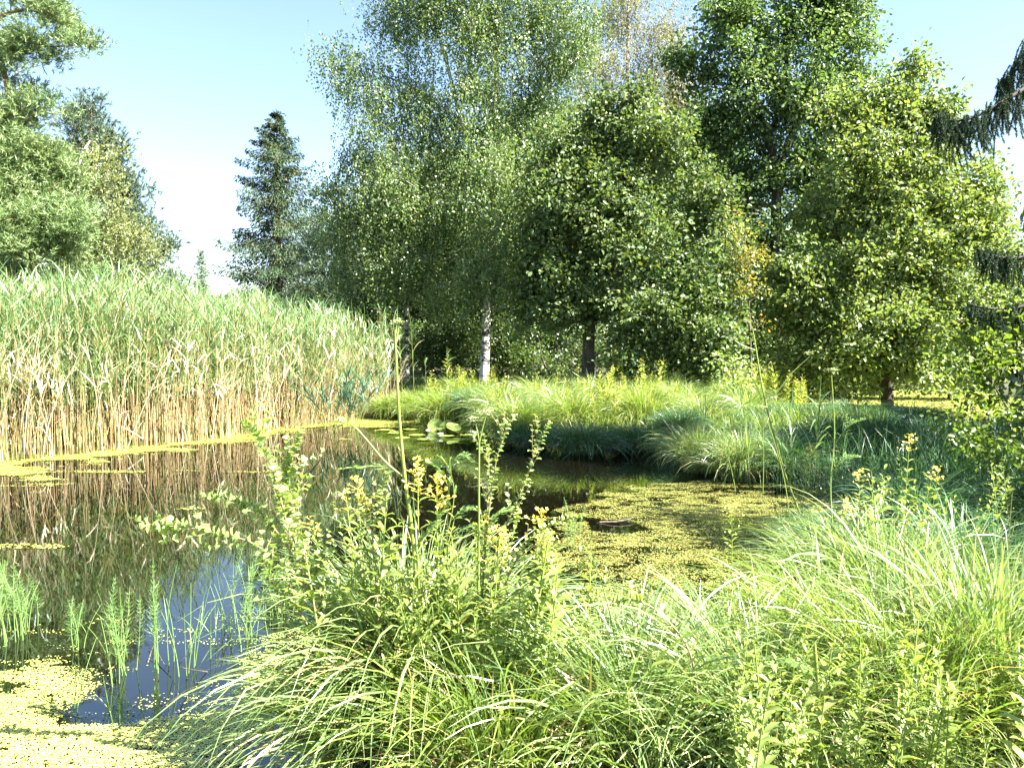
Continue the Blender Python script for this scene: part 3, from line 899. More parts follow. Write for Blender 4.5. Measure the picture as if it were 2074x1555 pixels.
# --- far wood, one mass behind the trees one can tell apart
def far_wood():
    rng = np.random.default_rng(99)
    lf = MB()
    c = []
    for (x0, x1, d0, d1, h, n) in ((-9, 46, 44, 56, 7.5, 1500), (-46, -23, 40, 52, 6.0, 450)):
        x = rng.uniform(x0, x1, n); y = rng.uniform(d0, d1, n)
        hh = h * (.55 + .6 * vnoise(x * .18, y * .1, 5))
        c.append(np.stack([x, y, .3 + hh * rng.random(n) ** .8], -1))
    c = np.concatenate(c)
    oval_leaves(lf, c, rng, 60, 1.3, .28, .2)
    tag(lf.build("forest", M["tall"]), "dark green far wood closing the view behind the trees", "wood", kind="stuff")


far_wood()


crown_tree("alder_shrub", "dense dark alder bush at the very right edge, its unseen part added to shade the grassy bank", "alder", 6.0,
           [([(2330, 1250), (2320, 1000), (2330, 700), (2400, 350), (2430, 100)], .05, .01), ([(2330, 1250), (2250, 1000), (2160, 880)], .02, .006), ([(2330, 1250), (2380, 900), (2420, 700)], .025, .008)],
           [(2300, 560, 110), (2230, 700, 110), (2350, 720, 130), (2200, 830, 100), (2320, 880, 130), (2150, 920, 80), (2240, 1000, 100), (2420, 820, 120), (2420, 640, 120), (2110, 990, 60), (2140, 820, 60), (2330, 380, 130), (2450, 300, 150), (2600, 450, 170), (2400, 120, 140), (2600, 150, 170), (2560, 700, 160)],  # tall lobes beyond the frame are added to shade the right bank
           "under", "bark", 96, dense=1, holes=.15, per=120, nl=26, rc=.16, style="oval", L=.06, Wd=.042, fn=leaf6, wood_r=.003)


# ------------------------------------------------------------------ reeds
def reed_mesh(rng, h, green=True, nleaf=11, lean=0.05, broad=1.0, dead=False, segs=4):
    st, lf = MB(), MB()
    az = rng.uniform(-.9, .9) + math.pi * .5 * rng.choice([0, 1, 2])
    k = np.linspace(0, 1, 7)
    off = lean * h * k ** 2
    p = np.stack([np.cos(az) * off, np.sin(az) * off, h * k], -1)
    tubes(st, p[None], np.linspace(.0045, .002, 7)[None] * broad, 4)
    if dead:
        n = 5
        zz = rng.uniform(.45, 1, n)
    else:
        n = nleaf
        zz = np.linspace(.42, 1.0, n) + rng.normal(0, .015, n)
    zz = np.clip(zz, 0, 1)
    b = np.stack([np.interp(zz, k, p[:, i]) for i in range(3)], -1)
    a = az + np.where(np.arange(n) % 2, 0, math.pi) + rng.normal(0, .7, n)
    ln = rng.uniform(.28, .5, n) * (1 - .35 * (zz - .45))
    ribbons(lf, b, a, ln, rng.uniform(.35, .75, n), rng.uniform(.3, 1.3, n) * (1.3 if dead else 1), rng.uniform(.014, .024, n) * broad, segs, rng=rng, roll=.6, fullw=.25)
    if not dead:
        ribbons(lf, p[-1:], [az], .35, .1, .4, .014 * broad, segs, rng=rng)
    return st, lf


REEDLINE = [(-70, 945), (0, 938), (170, 922), (340, 903), (460, 888), (560, 873), (640, 862), (720, 852), (800, 840)]
line_w = np.array([W(*p)[:2] for p in REEDLINE])


def reed_front(t):
    s = np.clip(t, 0, 1) * (len(line_w) - 1)
    i = np.minimum(s.astype(int), len(line_w) - 2)
    f = (s - i)[:, None]
    p = line_w[i] * (1 - f) + line_w[i + 1] * f
    e = line_w[i + 1] - line_w[i]
    n = nrm(np.stack([-e[:, 1], e[:, 0]], -1))
    return p, n


def reed_height(x, y):
    t = np.clip((y - 11) / 7, 0, 1)
    return 2.62 - .1 * t + .55 * (vnoise(x * .7, y * .7, 9) - .5)


rngR = np.random.default_rng(200)
reed_kinds = []
for k in range(10):
    root = thing("common_reed", "green reed stem at the water's edge of the tall reed bed", "reed", (0, 0, 0), "green reeds along the front of the reed bed")
    st, lf = reed_mesh(rngR, 2.5, nleaf=12, lean=rngR.uniform(.02, .12), broad=1.25)
    st.build("stem", M["reed_stem"], root)
    lf.build("foliage", M["reed"], root)
    reed_kinds.append(root)
dead_kinds = []
for k in range(6):
    root = thing("dead_reed", "pale dead reed stalk with withered leaves at the front of the reed bed", "dead reed", (0, 0, 0), "dead reed stalks along the front of the reed bed")
    st, lf = reed_mesh(rngR, 1.9, lean=rngR.uniform(.05, .4), broad=1.5, dead=True)
    st.build("stem", M["reed_dead"], root)
    lf.build("foliage", M["reed_dead"], root)
    dead_kinds.append(root)
used = set()


def place(kinds, i, loc, rz, sc, tilt=(0, 0), label=None):
    k = kinds[i]
    if k.name in used:
        return dup(k, loc, rz, sc, label, None, tilt)
    used.add(k.name)
    k.location = tuple(float(a) for a in loc); k.rotation_euler = (tilt[0], tilt[1], rz)
    k.scale = (sc,) * 3 if np.isscalar(sc) else sc
    if label:
        k["label"] = label
    return k


tt = rngR.random(180)
fp, fn_ = reed_front(tt)
for i in range(180):
    p = fp[i] + fn_[i] * rngR.uniform(.0, .55)
    h = float(reed_height(p[0:1], p[1:2])[0]) * rngR.uniform(.72, 1.0) / 2.5
    place(reed_kinds, i % 10, (p[0], p[1], -.05), rngR.uniform(0, 6.28), h, (rngR.normal(0, .05), rngR.normal(0, .05)))
tt = rngR.random(80)
fp, fn_ = reed_front(tt)
for i in range(80):
    p = fp[i] + fn_[i] * rngR.uniform(-.1, .4)
    place(dead_kinds, i % 6, (p[0], p[1], -.05), rngR.uniform(0, 6.28), rngR.uniform(.65, 1.1), (rngR.normal(0, .12), rngR.normal(0, .12)))


def reed_bed():
    rng = np.random.default_rng(201)
    st, lf = MB(), MB()
    # green reeds
    n = 6000
    t = rng.random(n)
    p, nn = reed_front(t)
    dep = rng.random(n) ** 1.25 * 5.0 + .15
    p = p + nn * dep[:, None]
    gap = (dep < 1.3) & (vnoise(p[:, 0] * 1.9, p[:, 1] * 1.9, 31) < .42)
    p, dep = p[~gap], dep[~gap]
    n = len(p)
    h = reed_height(p[:, 0], p[:, 1]) * rng.uniform(.74, 1.1, n) * (1 + .02 * np.clip(dep - 2, 0, 3))
    k = np.linspace(0, 1, 5)
    az = vnoise(p[:, 0] * .9, p[:, 1] * .9, 41) * 9 + rng.normal(0, .6, n)
    off = rng.uniform(.0, .2, n) * h
    paths = np.stack([p[:, :1] + np.cos(az)[:, None] * off[:, None] * k ** 2, p[:, 1:] + np.sin(az)[:, None] * off[:, None] * k ** 2, h[:, None] * k - .05], -1)
    tubes(st, paths, np.linspace(.0055, .002, 5)[None], 3)
    nl = 11
    zz = np.linspace(.36, 1, nl)[None] + rng.normal(0, .015, (n, nl))
    zz = np.clip(zz, .3, 1)
    b = np.stack([p[:, :1] + np.cos(az)[:, None] * off[:, None] * zz ** 2, p[:, 1:] + np.sin(az)[:, None] * off[:, None] * zz ** 2, h[:, None] * zz - .05], -1).reshape(-1, 3)
    m = n * nl
    a = np.repeat(az, nl) + np.where(np.arange(m) % 2, 0, math.pi) + rng.normal(0, .7, m)
    zf = zz.ravel()
    ribbons(lf, b, a, rng.uniform(.3, .52, m) * (1.2 - .4 * zf), rng.uniform(.3, .75, m), rng.uniform(.2, 1.2, m), rng.uniform(.012, .021, m), 3, rng=rng, roll=.6, fullw=.25)
    # bare old stalks standing among them
    n2 = 3600
    t = rng.random(n2)
    p, nn = reed_front(t)
    p = p + nn * (rng.random(n2) ** 1.5 * 2.2)[:, None] + rng.normal(0, .03, (n2, 2))
    p = p[vnoise(p[:, 0] * 2.5, p[:, 1] * 2.5, 12) + rng.normal(0, .15, n2) > .38]
    n2 = len(p)
    h2 = rng.uniform(.5, 1.75, n2)
    az = rng.uniform(0, 6.28, n2)
    off = np.abs(rng.normal(0, .1, n2)) * h2
    right = np.clip((p[:, 1] - 13.5) / 2, 0, 1)
    az = np.where(rng.random(n2) < right * .7, rng.normal(.1, .4, n2), az)
    off = off + right * rng.uniform(0, .45, n2) * h2
    paths = np.stack([p[:, :1] + np.cos(az)[:, None] * off[:, None] * k ** 1.5, p[:, 1:] + np.sin(az)[:, None] * off[:, None] * k ** 1.5, h2[:, None] * k - .05], -1)
    tubes(st, paths, rng.uniform(.003, .006, (n2, 1)) * np.linspace(1, .6, 5)[None], 3)
    ob = lf.build("reed_bed", M["reed"])
    tag(ob, "dense bed of tall green reeds over tan stalks beside the water", "reeds", kind="stuff")
    st.build("stems", M["reed_stem"], ob)
    # withered leaves between the stalks
    dd = MB()
    n3 = 1300
    t = rng.random(n3)
    p, nn = reed_front(t)
    p = p + nn * (rng.random(n3) * 1.8)[:, None]
    z = rng.uniform(.1, 1.5, n3) + .5 * np.clip((p[:, 1] - 14.5) / 2, 0, 1) * rng.random(n3)
    ribbons(dd, np.column_stack([p, z]), rng.uniform(0, 6.28, n3), rng.uniform(.2, .6, n3), rng.uniform(.1, .9, n3), rng.uniform(.3, 2.2, n3), rng.uniform(.008, .018, n3), 4, rng=rng, roll=.7)
    dd.build("withered_leaves", M["reed_dead"], ob)


reed_bed()

# small bank reeds standing singly elsewhere
small = []
for k in range(6):
    root = thing("bank_reed", "short fresh green reed with broad spreading leaves beside the brown duckweed", "reed", (0, 0, 0), "short reeds beside the brown duckweed")
    st, lf = reed_mesh(rngR, 1.0, nleaf=8, lean=rngR.uniform(.05, .25), broad=1.2, segs=6)
    st.build("stem", M["stem"], root)
    lf.build("foliage", M["reed"], root)
    small.append(root)
for i, (px, py, hpx) in enumerate([(1490, 995, 120), (1520, 990, 150), (1545, 1000, 170), (1575, 985, 120), (1600, 995, 140), (1635, 1000, 130), (1650, 985, 150), (1470, 975, 90), (1690, 1000, 120), (1430, 960, 110)]):
    w = W(px, py)
    place(small, i % 6, w, rngR.uniform(0, 6.28), hpx / F * w[1] * 1.15, (rngR.normal(0, .08), rngR.normal(0, .08)))
far_r = []
for k in range(4):
    root = thing("tall_reed", "lone green reed rising before the dark trees at the reed bed's end", "reed", (0, 0, 0), "lone reeds between the reed bed and the loosestrife bank")
    st, lf = reed_mesh(rngR, 2.0, nleaf=9, lean=.04, broad=1.5, segs=5)
    st.build("stem", M["stem"], root)
    lf.build("foliage", M["reed"], root)
    far_r.append(root)
for i, (px, d, ytop) in enumerate([(838, 16.6, 660), (890, 17.5, 1500), (815, 16.4, 690), (905, 18, 720), (770, 16.5, 700), (862, 18, 735)]):
    a = P(px, ytop, d)
    b = (a[0], d, .1)
    place(far_r, i % 4, b, rngR.uniform(0, 6.28), (a[2] - .1) / 2.0)
dark_r = []
for k in range(5):
    root = thing("leaning_reed", "reed with shade-darkened blue-green leaves drooping over the water at the tip of the reed bed", "reed", (0, 0, 0), "drooping reeds coloured for shade at the tip of the reed bed")
    st, lf = reed_mesh(rngR, 1.3, nleaf=13, lean=rngR.uniform(.2, .5), broad=1.7, segs=5)
    st.build("stem", M["stem"], root)
    lf.build("foliage", M["reed_shaded"], root)
    dark_r.append(root)
for i in range(26):
    px = rngR.uniform(655, 735)
    w = W(px, rngR.uniform(868, 880))
    place(dark_r, i % 5, (w[0], w[1], 0), rngR.uniform(0, 6.28), rngR.uniform(.55, .95), (rngR.normal(.15, .15), rngR.normal(0, .2)))


# ------------------------------------------------------------------ sedge tussocks
def tussock(label, loc, radius, height, n, mat, seed, group=None, width=.006, nseg=6, stump=.25, arch=1.0, bias=None, dead=.08, lenf=(.75, 1.25), spread=1.0):
    rng = np.random.default_rng(seed)
    root = thing("sedge_tussock", label, "sedge", loc, group)
    lf, th = MB(), MB()

    def blades(mb, n, lk, wk, droop):
        r = np.sqrt(rng.random(n)) * stump
        a0 = rng.uniform(0, 2 * np.pi, n)
        base = np.stack([np.cos(a0) * r, np.sin(a0) * r, .28 * height * (1 - (r / stump) ** 2) * rng.random(n)], -1)
        a = a0 + rng.normal(0, .8, n)
        if bias is not None:
            a = np.where(rng.random(n) < bias[1], bias[0] + rng.normal(0, .6, n), a)
        q = rng.random(n) ** .8
        lean = (.08 + .75 * q * r / stump + rng.normal(0, .08, n)) * spread
        bend = (.35 + 1.75 * q) * arch * droop + rng.normal(0, .12, n)
        ln = (height * 1.12 * (1 - q) + np.hypot(radius, height) * 1.08 * q) * rng.uniform(lenf[0], lenf[1], n) * lk
        lean = lean + .22 * q * max(0.0, radius / height - 1.2)
        ribbons(mb, base, a, ln, np.clip(lean, 0.02, 1.3), np.clip(bend, .1, 2.4), width * rng.uniform(.6, 1.3, n) * wk, nseg, power=1.5, roll=.7, rng=rng, fullw=.3)
    blades(lf, n, 1.0, 1.0, 1.0)
    blades(th, max(20, int(n * dead)), .75, .9, 1.3)
    lf.build("blades", M[mat], root)
    th.build("thatch", M["thatch"], root)
    return root


G_far = "sedge tussocks along the far bank"
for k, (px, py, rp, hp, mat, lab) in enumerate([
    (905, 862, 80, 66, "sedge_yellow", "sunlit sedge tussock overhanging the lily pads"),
    (975, 868, 66, 58, "sedge_shaded", "sedge tussock toned dark for shade just behind the lily pads"),
    (1075, 905, 62, 55, "sedge_shaded", "shaded blue-green sedge tussock at the near point of the far bank"),
    (1180, 917, 95, 66, "sedge_shaded", "largest shaded sedge tussock drooping to the dark water"),
    (1290, 915, 75, 60, "sedge_shaded", "shaded sedge tussock next to the largest drooping one"),
    (1375, 905, 60, 62, "sedge_shaded", "shaded sedge tussock before the grassy point of the bank"),
    (1130, 872, 60, 42, "sedge_shaded", "sedge tussock half hidden behind the shaded drooping ones"),
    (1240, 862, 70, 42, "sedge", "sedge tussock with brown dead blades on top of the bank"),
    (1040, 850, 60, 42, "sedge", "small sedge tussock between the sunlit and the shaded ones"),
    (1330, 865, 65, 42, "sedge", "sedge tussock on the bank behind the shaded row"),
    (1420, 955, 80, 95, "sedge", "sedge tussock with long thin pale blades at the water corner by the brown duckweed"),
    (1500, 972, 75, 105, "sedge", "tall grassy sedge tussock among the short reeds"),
    (1590, 975, 75, 95, "sedge_shaded", "shade-toned sedge tussock behind the short reeds"),
    (1690, 960, 80, 90, "sedge_shaded", "dark shaded sedge tussock before the alder"),
    (1780, 965, 80, 100, "sedge_shaded", "shaded sedge tussock below the alder's leaves"),
    (1480, 890, 80, 56, "sedge_shaded", "dark sedge tussock in the spruce shadow by the bank's shoulder"),
    (1600, 885, 90, 65, "sedge_shaded", "dark sedge tussock in the spruce shadow before the far duckweed"),
    (1730, 885, 90, 65, "sedge_shaded", "dark sedge tussock in the spruce shadow, beside the far duckweed's near rim"),
    (1850, 885, 80, 65, "sedge_shaded", "dark sedge tussock in the spruce shadow nearest the alder"),
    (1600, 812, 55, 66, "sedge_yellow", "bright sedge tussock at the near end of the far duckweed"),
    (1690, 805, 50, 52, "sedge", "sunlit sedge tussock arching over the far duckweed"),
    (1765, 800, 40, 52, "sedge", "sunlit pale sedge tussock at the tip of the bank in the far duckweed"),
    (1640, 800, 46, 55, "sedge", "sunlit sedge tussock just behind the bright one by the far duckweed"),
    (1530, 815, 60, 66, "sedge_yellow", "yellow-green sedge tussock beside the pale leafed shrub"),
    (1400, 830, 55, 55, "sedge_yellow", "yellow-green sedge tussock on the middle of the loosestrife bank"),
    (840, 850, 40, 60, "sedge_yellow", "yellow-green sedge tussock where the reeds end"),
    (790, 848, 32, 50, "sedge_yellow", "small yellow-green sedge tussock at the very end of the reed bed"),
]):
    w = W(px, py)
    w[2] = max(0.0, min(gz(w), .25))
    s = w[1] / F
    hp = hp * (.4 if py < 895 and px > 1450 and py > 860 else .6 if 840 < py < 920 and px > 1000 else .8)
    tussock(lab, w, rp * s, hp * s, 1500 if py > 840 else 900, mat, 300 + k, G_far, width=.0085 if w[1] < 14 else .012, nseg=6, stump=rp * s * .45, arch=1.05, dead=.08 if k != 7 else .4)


G_bank = "rounded sunlit sedge tussocks on the loosestrife bank"
for k in range(22):
    rb = np.random.default_rng(380 + k)
    d = (14.2, 15.4, 16.8, 18.4)[k % 4] + rb.uniform(-.4, .4)
    px = 900 + (k * 97) % 640 + rb.uniform(-20, 20)
    if px < 1010 and d < 16.5:
        px += 160
    a = P(px, 800, d)
    a[2] = max(.03, gz(a))
    tussock("rounded arching sedge tussock among the loosestrife of the sunny bank", a, rb.uniform(.55, .85), rb.uniform(.42, .62), 900, ("sedge_yellow", "sedge")[k % 3 == 0], 1200 + k, G_bank, width=.011, nseg=6, stump=.25, arch=1.05, dead=.1)


# ------------------------------------------------------------------ leafy stems
def stem_leaves(lf, path, rng, ts, L, Wd, pair=True, tilt=.9, curl=.4, fn=leaf8, az0=0.0, jit=.25, whorl=2, **kw):
    ts = np.asarray(ts)
    k = np.linspace(0, 1, len(path))
    b = np.stack([np.interp(ts, k, path[:, i]) for i in range(3)], -1)
    tg = nrm(np.stack([np.interp(ts, k, np.gradient(path[:, i])) for i in range(3)], -1))
    ref = np.where(np.abs(tg[:, 2:3]) > .8, np.array([1.0, 0, 0]), np.array([0, 0, 1.0]))
    u = nrm(np.cross(tg, ref)); w = np.cross(tg, u)
    n = len(ts)
    for q in range(whorl if pair else 1):
        a = az0 + np.arange(n) * (np.pi / 2 if pair else 2.4) + q * 2 * np.pi / whorl + rng.normal(0, jit, n)
        rad = u * np.cos(a)[:, None] + w * np.sin(a)[:, None]
        d = nrm(rad * np.sin(tilt) + tg * np.cos(tilt) + rng.normal(0, .12, (n, 3)))
        nn = nrm(tg * np.sin(tilt) - rad * np.cos(tilt) + rng.normal(0, .15, (n, 3)) + np.array([0, 0, .3]))
        ll = np.broadcast_to(L, (n,)) * rng.uniform(.8, 1.15, n)
        fn(lf, b, d, nn, ll, np.broadcast_to(Wd, (n,)) * ll / np.broadcast_to(L, (n,)), **({"curl": curl} if fn is leaf8 else {}), **kw)


def petals(mb, c, rng, r, k=5):
    n = len(c)
    ax_ = nrm(rng.normal(0, .5, (n, 3)) + np.array([0, -.25, .8]))
    ref = rdir(rng, n)
    u = nrm(np.cross(ax_, ref)); w = np.cross(ax_, u)
    for i in range(k):
        a = i * 2 * np.pi / k
        d = u * np.cos(a) + w * np.sin(a)
        leaf4(mb, c, nrm(d + ax_ * .35), ax_, r, r * .75)


def loosestrife(label, group, seed, H=1.0, flower=True, leafm="lysi", nodes=17, L=.085, Wd=.026, lean=.08, fl=46, panicle=.16, far=False):
    rng = np.random.default_rng(seed)
    root = thing("loosestrife_plant", label, "wildflower", (0, 0, 0), group)
    st, lf, fw = MB(), MB(), MB()
    az = rng.uniform(0, 6.28)
    k = np.linspace(0, 1, 8)
    p = np.stack([np.cos(az) * lean * H * k ** 1.7, np.sin(az) * lean * H * k ** 1.7, H * k], -1)
    tubes(st, p[None], np.linspace(.0042, .002, 8)[None] * (1.4 if far else 1), 5)
    top = .9 if flower else 1.0
    ts = np.linspace(.12, top, nodes)
    Ls = L * np.interp(ts, [0, .35, .75, 1], [.6, 1, .95, .45])
    stem_leaves(lf, p, rng, ts, Ls, Wd * Ls / L, tilt=1.0, whorl=2 if seed % 3 else 3, fn=leaf6 if far else leaf8)
    # side shoots with small leaves
    for t in rng.uniform(.45, .85, 4):
        b0 = np.array([np.interp(t, k, p[:, i]) for i in range(3)])
        a = rng.uniform(0, 6.28)
        q = smooth_path([b0, b0 + np.array([np.cos(a) * .035, np.sin(a) * .035, .04]), b0 + np.array([np.cos(a) * .05, np.sin(a) * .05, .11])], 5)
        stem_leaves(lf, q, rng, np.linspace(.3, 1, 4), L * .4, Wd * .4, tilt=.8, fn=leaf6 if far else leaf8)
    if flower:
        n = fl
        z = rng.random(n) ** .8
        c = p[-1] + np.column_stack([rng.normal(0, 1, (n, 2)) * (.012 + .03 * (1 - z))[:, None], (z - .85) * panicle])
        # branchlets carrying the flowers
        for i in range(0, n, 3):
            a0 = p[-1] + np.array([0, 0, (z[i] - 1.05) * panicle])
            tubes(fw, np.array([smooth_path([a0, (a0 + c[i]) / 2, c[i]], 4)]), .0012, 3)
        petals(fw, c, rng, .0095 if not far else .015)
    st.build("stem", M["stem"], root)
    lf.build("foliage", M[leafm], root)
    if flower:
        fw.build("flower_head", M["yellow"], root)
    return root


# bank of yellow loosestrife across the water
GF = "yellow flowering loosestrife plants on the far bank"
bank = [loosestrife("yellow-tipped loosestrife plant standing in the sunny far bank", GF, 400 + k, H=1.0, leafm="lysi_far", nodes=17, L=.14, Wd=.045, fl=4, panicle=.16, far=True, lean=.1) for k in range(7)]
rngB = np.random.default_rng(450)
cnt = 0
while cnt < 175:
    px = rngB.uniform(855, 1640)
    d = rngB.uniform(13.6, 20.5)
    if px < 1000 and d < 16.6 or px > 1420 and d < 16.5:
        continue
    ytop = rngB.normal(768, 20) + (d < 15.5) * 25 + (px > 1450) * -4 - 10 * math.sin(px * .021)
    a = P(px, ytop, d)
    z0 = max(.05, gz(a))
    if inside(POND, a[0:1], a[1:2])[0] or a[2] - z0 < .3:
        continue
    place(bank, cnt % 7, (a[0], d, z0), rngB.uniform(0, 6.28), (a[2] - z0) * rngB.uniform(.85, 1.08), (rngB.normal(0, .07), rngB.normal(0, .07)))
    cnt += 1


def grass_patch(name, label, n, sampler, hgt, wid, mat, seed, segs=4, bend=(.3, 1.3)):
    rng = np.random.default_rng(seed)
    b = sampler(rng, n)
    n = len(b)
    mb = MB()
    ribbons(mb, b, rng.uniform(0, 6.28, n), rng.uniform(hgt[0], hgt[1], n), rng.uniform(0, .45, n), rng.uniform(bend[0], bend[1], n), rng.uniform(wid[0], wid[1], n), segs, rng=rng, roll=.7)
    return tag(mb.build(name, M[mat]), label, "grass", kind="stuff")


def on_land(x0, x1, y0, y1, cond=None, margin=0.0):
    def f(rng, n):
        x = rng.uniform(x0, x1, n); y = rng.uniform(y0, y1, n)
        ok = (sdist(POND, x, y) > margin) & (sdist(FAR_POND, x, y) > margin)
        if cond is not None:
            ok &= cond(x, y)
        x, y = x[ok], y[ok]
        return np.stack([x, y, ground_z(x, y)], -1)
    return f


grass_patch("bank_grass", "fine yellow-green grass filling the far bank between the loosestrife", 26000, on_land(-3.2, 6.5, 13.2, 21), (.2, .5), (.008, .016), "sedge_yellow", 501, bend=(.3, 1.6))
grass_patch("shade_grass", "dark grass and rushes in the spruce shadow on the bank", 16000, on_land(2.2, 12, 9, 18, lambda x, y: x > 2.4 + (y - 9) * .12), (.12, .34), (.006, .013), "sedge_shaded", 502, bend=(.1, 1.2))
grass_patch("shade_rushes", "tall dark green grass and rushes on the shaded right bank", 15000, on_land(2.9, 8.5, 5.6, 10.5), (.3, .75), (.005, .011), "sedge_shaded", 505, segs=5, bend=(.1, 1.2))
grass_patch("wood_grass", "low grass under the trees at the wood's edge", 14000, on_land(-12, 16, 20, 30), (.2, .55), (.012, .025), "grass", 503)
grass_patch("near_grass", "grass covering the near bank, darkened as shade below the tussocks", 22000, on_land(-1.6, 5.5, 1.2, 7.5), (.12, .36), (.004, .009), "grass", 504, segs=5)  # dark grass colour stands in for shade between the tussock bases

# the white-leafed shrub in the bank and the small willow at the far water
crown_tree("pale_shrub", "small shrub with shiny pale leaves rising from the loosestrife bank", "shrub", 16.5,
           [([(1490, 820), (1485, 770), (1480, 720)], .015, .005)], [(1480, 740, 28), (1465, 770, 30), (1500, 775, 30), (1455, 725, 16), (1500, 735, 20), (1480, 800, 30)], "willow", "bark", 97, dense=1, per=70, nl=18, rc=.2, L=.07, Wd=.045, fn=leaf6, wood_r=.003)

# ------------------------------------------------------------------ duckweed
def quads_on_water(mb, x, y, s, rng, z=.004, tilt=.12):
    n = len(x)
    a = rng.uniform(0, 6.28, n)
    pos = np.stack([x, y, np.full(n, z) + rng.random(n) * .006], -1)
    d = np.stack([np.cos(a), np.sin(a), rng.normal(0, tilt, n)], -1)
    nn = np.stack([rng.normal(0, tilt, n), rng.normal(0, tilt, n), np.ones(n)], -1)
    leaf6(mb, pos, d, nn, s, s * .85, fold=.08)


def proj(x, y, z=0.0):
    yy = y * cp - (z - CAM_H) * sp
    up = (z - CAM_H) * cp + y * sp
    return 1037 + F * x / yy, 777.5 - F * up / yy


def duckweed():
    rng = np.random.default_rng(520)
    # near the bottom of the view
    mb = MB()
    n = 620000
    x = rng.uniform(-5.2, -.2, n); y = rng.uniform(1.2, 5.4, n)
    shore = -1.65 + .55 * (fbm(x * 1.3 + 5, y * 1.3, 1) - .5)       # grows from the near bank outwards
    x_lim = -1.0 - .25 * fbm(x * 0 + y * 2.0, y * 2.0, 8)
    far_edge = np.interp(x, [-4.2, -3.0, -2.55, -2.2, -1.7, -1.3, -.8], [4.5, 4.35, 4.3, 4.25, 4.35, 4.75, 4.9])
    den = np.clip((far_edge - y) / .85, 0, 1) ** .8
    den = den + .9 * np.clip((3.55 - y) / .5, 0, 1)
    hole = np.exp(-(((x + 1.75) / .32) ** 2 + ((y - 3.9) / .45) ** 2)) * 1.15 + np.exp(-(((x + 1.9) / .2) ** 2 + ((y - 3.55) / .12) ** 2)) * .9 + np.exp(-(((x + 1.35) / .3) ** 2 + ((y - 3.75) / .2) ** 2)) * .6
    den = den - hole
    thr = fbm(x * 3.2, y * 5.5, 7, 5)
    loose = (rng.random(n) < .07) & (y < 4.9) & (x < -1.0) & (fbm(x * 4, y * 11, 3, 4) < .36)
    fleck = fbm(x * 9 + y * 3, y * 16, 61, 3)
    keep = (thr + rng.normal(0, .06, n) < .22 + .78 * den) & (fleck > .24) & (y < far_edge) & (x < x_lim + .35 * (thr - .5)) & (rng.random(n) < np.clip(.15 + den * 1.2, 0, 1))
    keep |= loose
    x, y = x[keep], y[keep]
    quads_on_water(mb, x, y, rng.uniform(.0055, .0115, len(x)), rng)
    tag(mb.build("duckweed", M["duck"]), "bright yellow-green duckweed carpet thinning out over the near water", "duckweed", kind="stuff")
    # brown mat to the right
    mb = MB()
    poly = [W(*p)[:2] for p in [(1130, 1090), (1190, 1025), (1350, 982), (1500, 980), (1740, 1000), (1770, 1090), (1640, 1150), (1480, 1215), (1280, 1225), (1150, 1160)]]
    n = 330000
    x = rng.uniform(.2, 4.6, n); y = rng.uniform(4.4, 10, n)
    sdv = sdist(poly, x, y)
    thr = fbm(x * 1.6 + 3, y * 3.0, 17, 5)
    thin = fbm(x * 5, y * 9, 71, 4)
    keep = (thr < .55 - sdv * .4) & (sdv < .3) & (rng.random(n) < np.clip(2.6 * (thin - .3), .04, 1))
    hole = np.exp(-(((x - .95) / .3) ** 2 + ((y - 7.35) / .35) ** 2))
    keep &= thr < .95 - hole
    x, y = x[keep], y[keep]
    quads_on_water(mb, x, y, rng.uniform(.008, .016, len(x)), rng)
    tag(mb.build("brown_duckweed", M["duck_brown"]), "patchy brown and yellow duckweed scum on the shaded water", "duckweed", kind="stuff")
    # along the reeds, the lily corner and the far water
    mb = MB()
    n = 150000
    t = rng.random(n) ** 1.3
    p, nn = reed_front(t)
    wid = np.interp(t, [0, .15, .4, .7, .85, 1], [2.3, 1.5, .8, .7, 1.0, 1.5]) * (.6 + .8 * vnoise(t * 30, t * 0))
    off = rng.uniform(-1.2, .8, n) * wid
    p = p + nn * off[:, None]
    thr = fbm(p[:, 0] * 1.5, p[:, 1] * 2.5, 27, 4)
    keep = thr + rng.normal(0, .07, n) < .6 + (off / wid - .1) * .42 + .12 * fbm(p[:, 0] * 6, p[:, 1] * 9, 3)
    x, y = p[keep, 0], p[keep, 1]
    # loose streaks on the open water by the reeds
    n = 60000
    xs = rng.uniform(-9, -3.2, n); ys = rng.uniform(6.2, 11, n)
    st = fbm(xs * .45, ys * 5.0, 37, 5)
    k2 = (st < .30 + .022 * np.clip(-xs - 4, 0, 4)) & (ys < 10.8) & (rng.random(n) < .75)
    x = np.concatenate([x, xs[k2]]); y = np.concatenate([y, ys[k2]])
    quads_on_water(mb, x, y, rng.uniform(.015, .03, len(x)), rng)
    n = 50000
    xs = rng.uniform(-3.6, 0, n); ys = rng.uniform(13.8, 19.5, n)
    st = fbm(xs * 1.2, ys * 1.6, 47, 4)
    k3 = (st < .48 + .5 * np.clip((ys - 16) / 2, -.6, 1)) & (sdist(POND, xs, ys) < .2)
    quads_on_water(mb, xs[k3], ys[k3], rng.uniform(.02, .035, k3.sum()), rng)
    tag(mb.build("reedside_duckweed", M["duck_far"]), "yellow-green duckweed band floating along the foot of the reeds", "duckweed", kind="stuff")
    mb = MB()
    n = 110000
    x = rng.uniform(5.5, 18, n); y = rng.uniform(16, 31, n)
    keep = (sdist(FAR_POND, x, y) < .4) & (fbm(x * .7, y * 1.2, 57) < .72)
    quads_on_water(mb, x[keep], y[keep], rng.uniform(.05, .09, keep.sum()), rng)
    tag(mb.build("far_duckweed", M["duck_far"]), "flat yellow-green duckweed covering the far arm of the pond", "duckweed", kind="stuff")


duckweed()

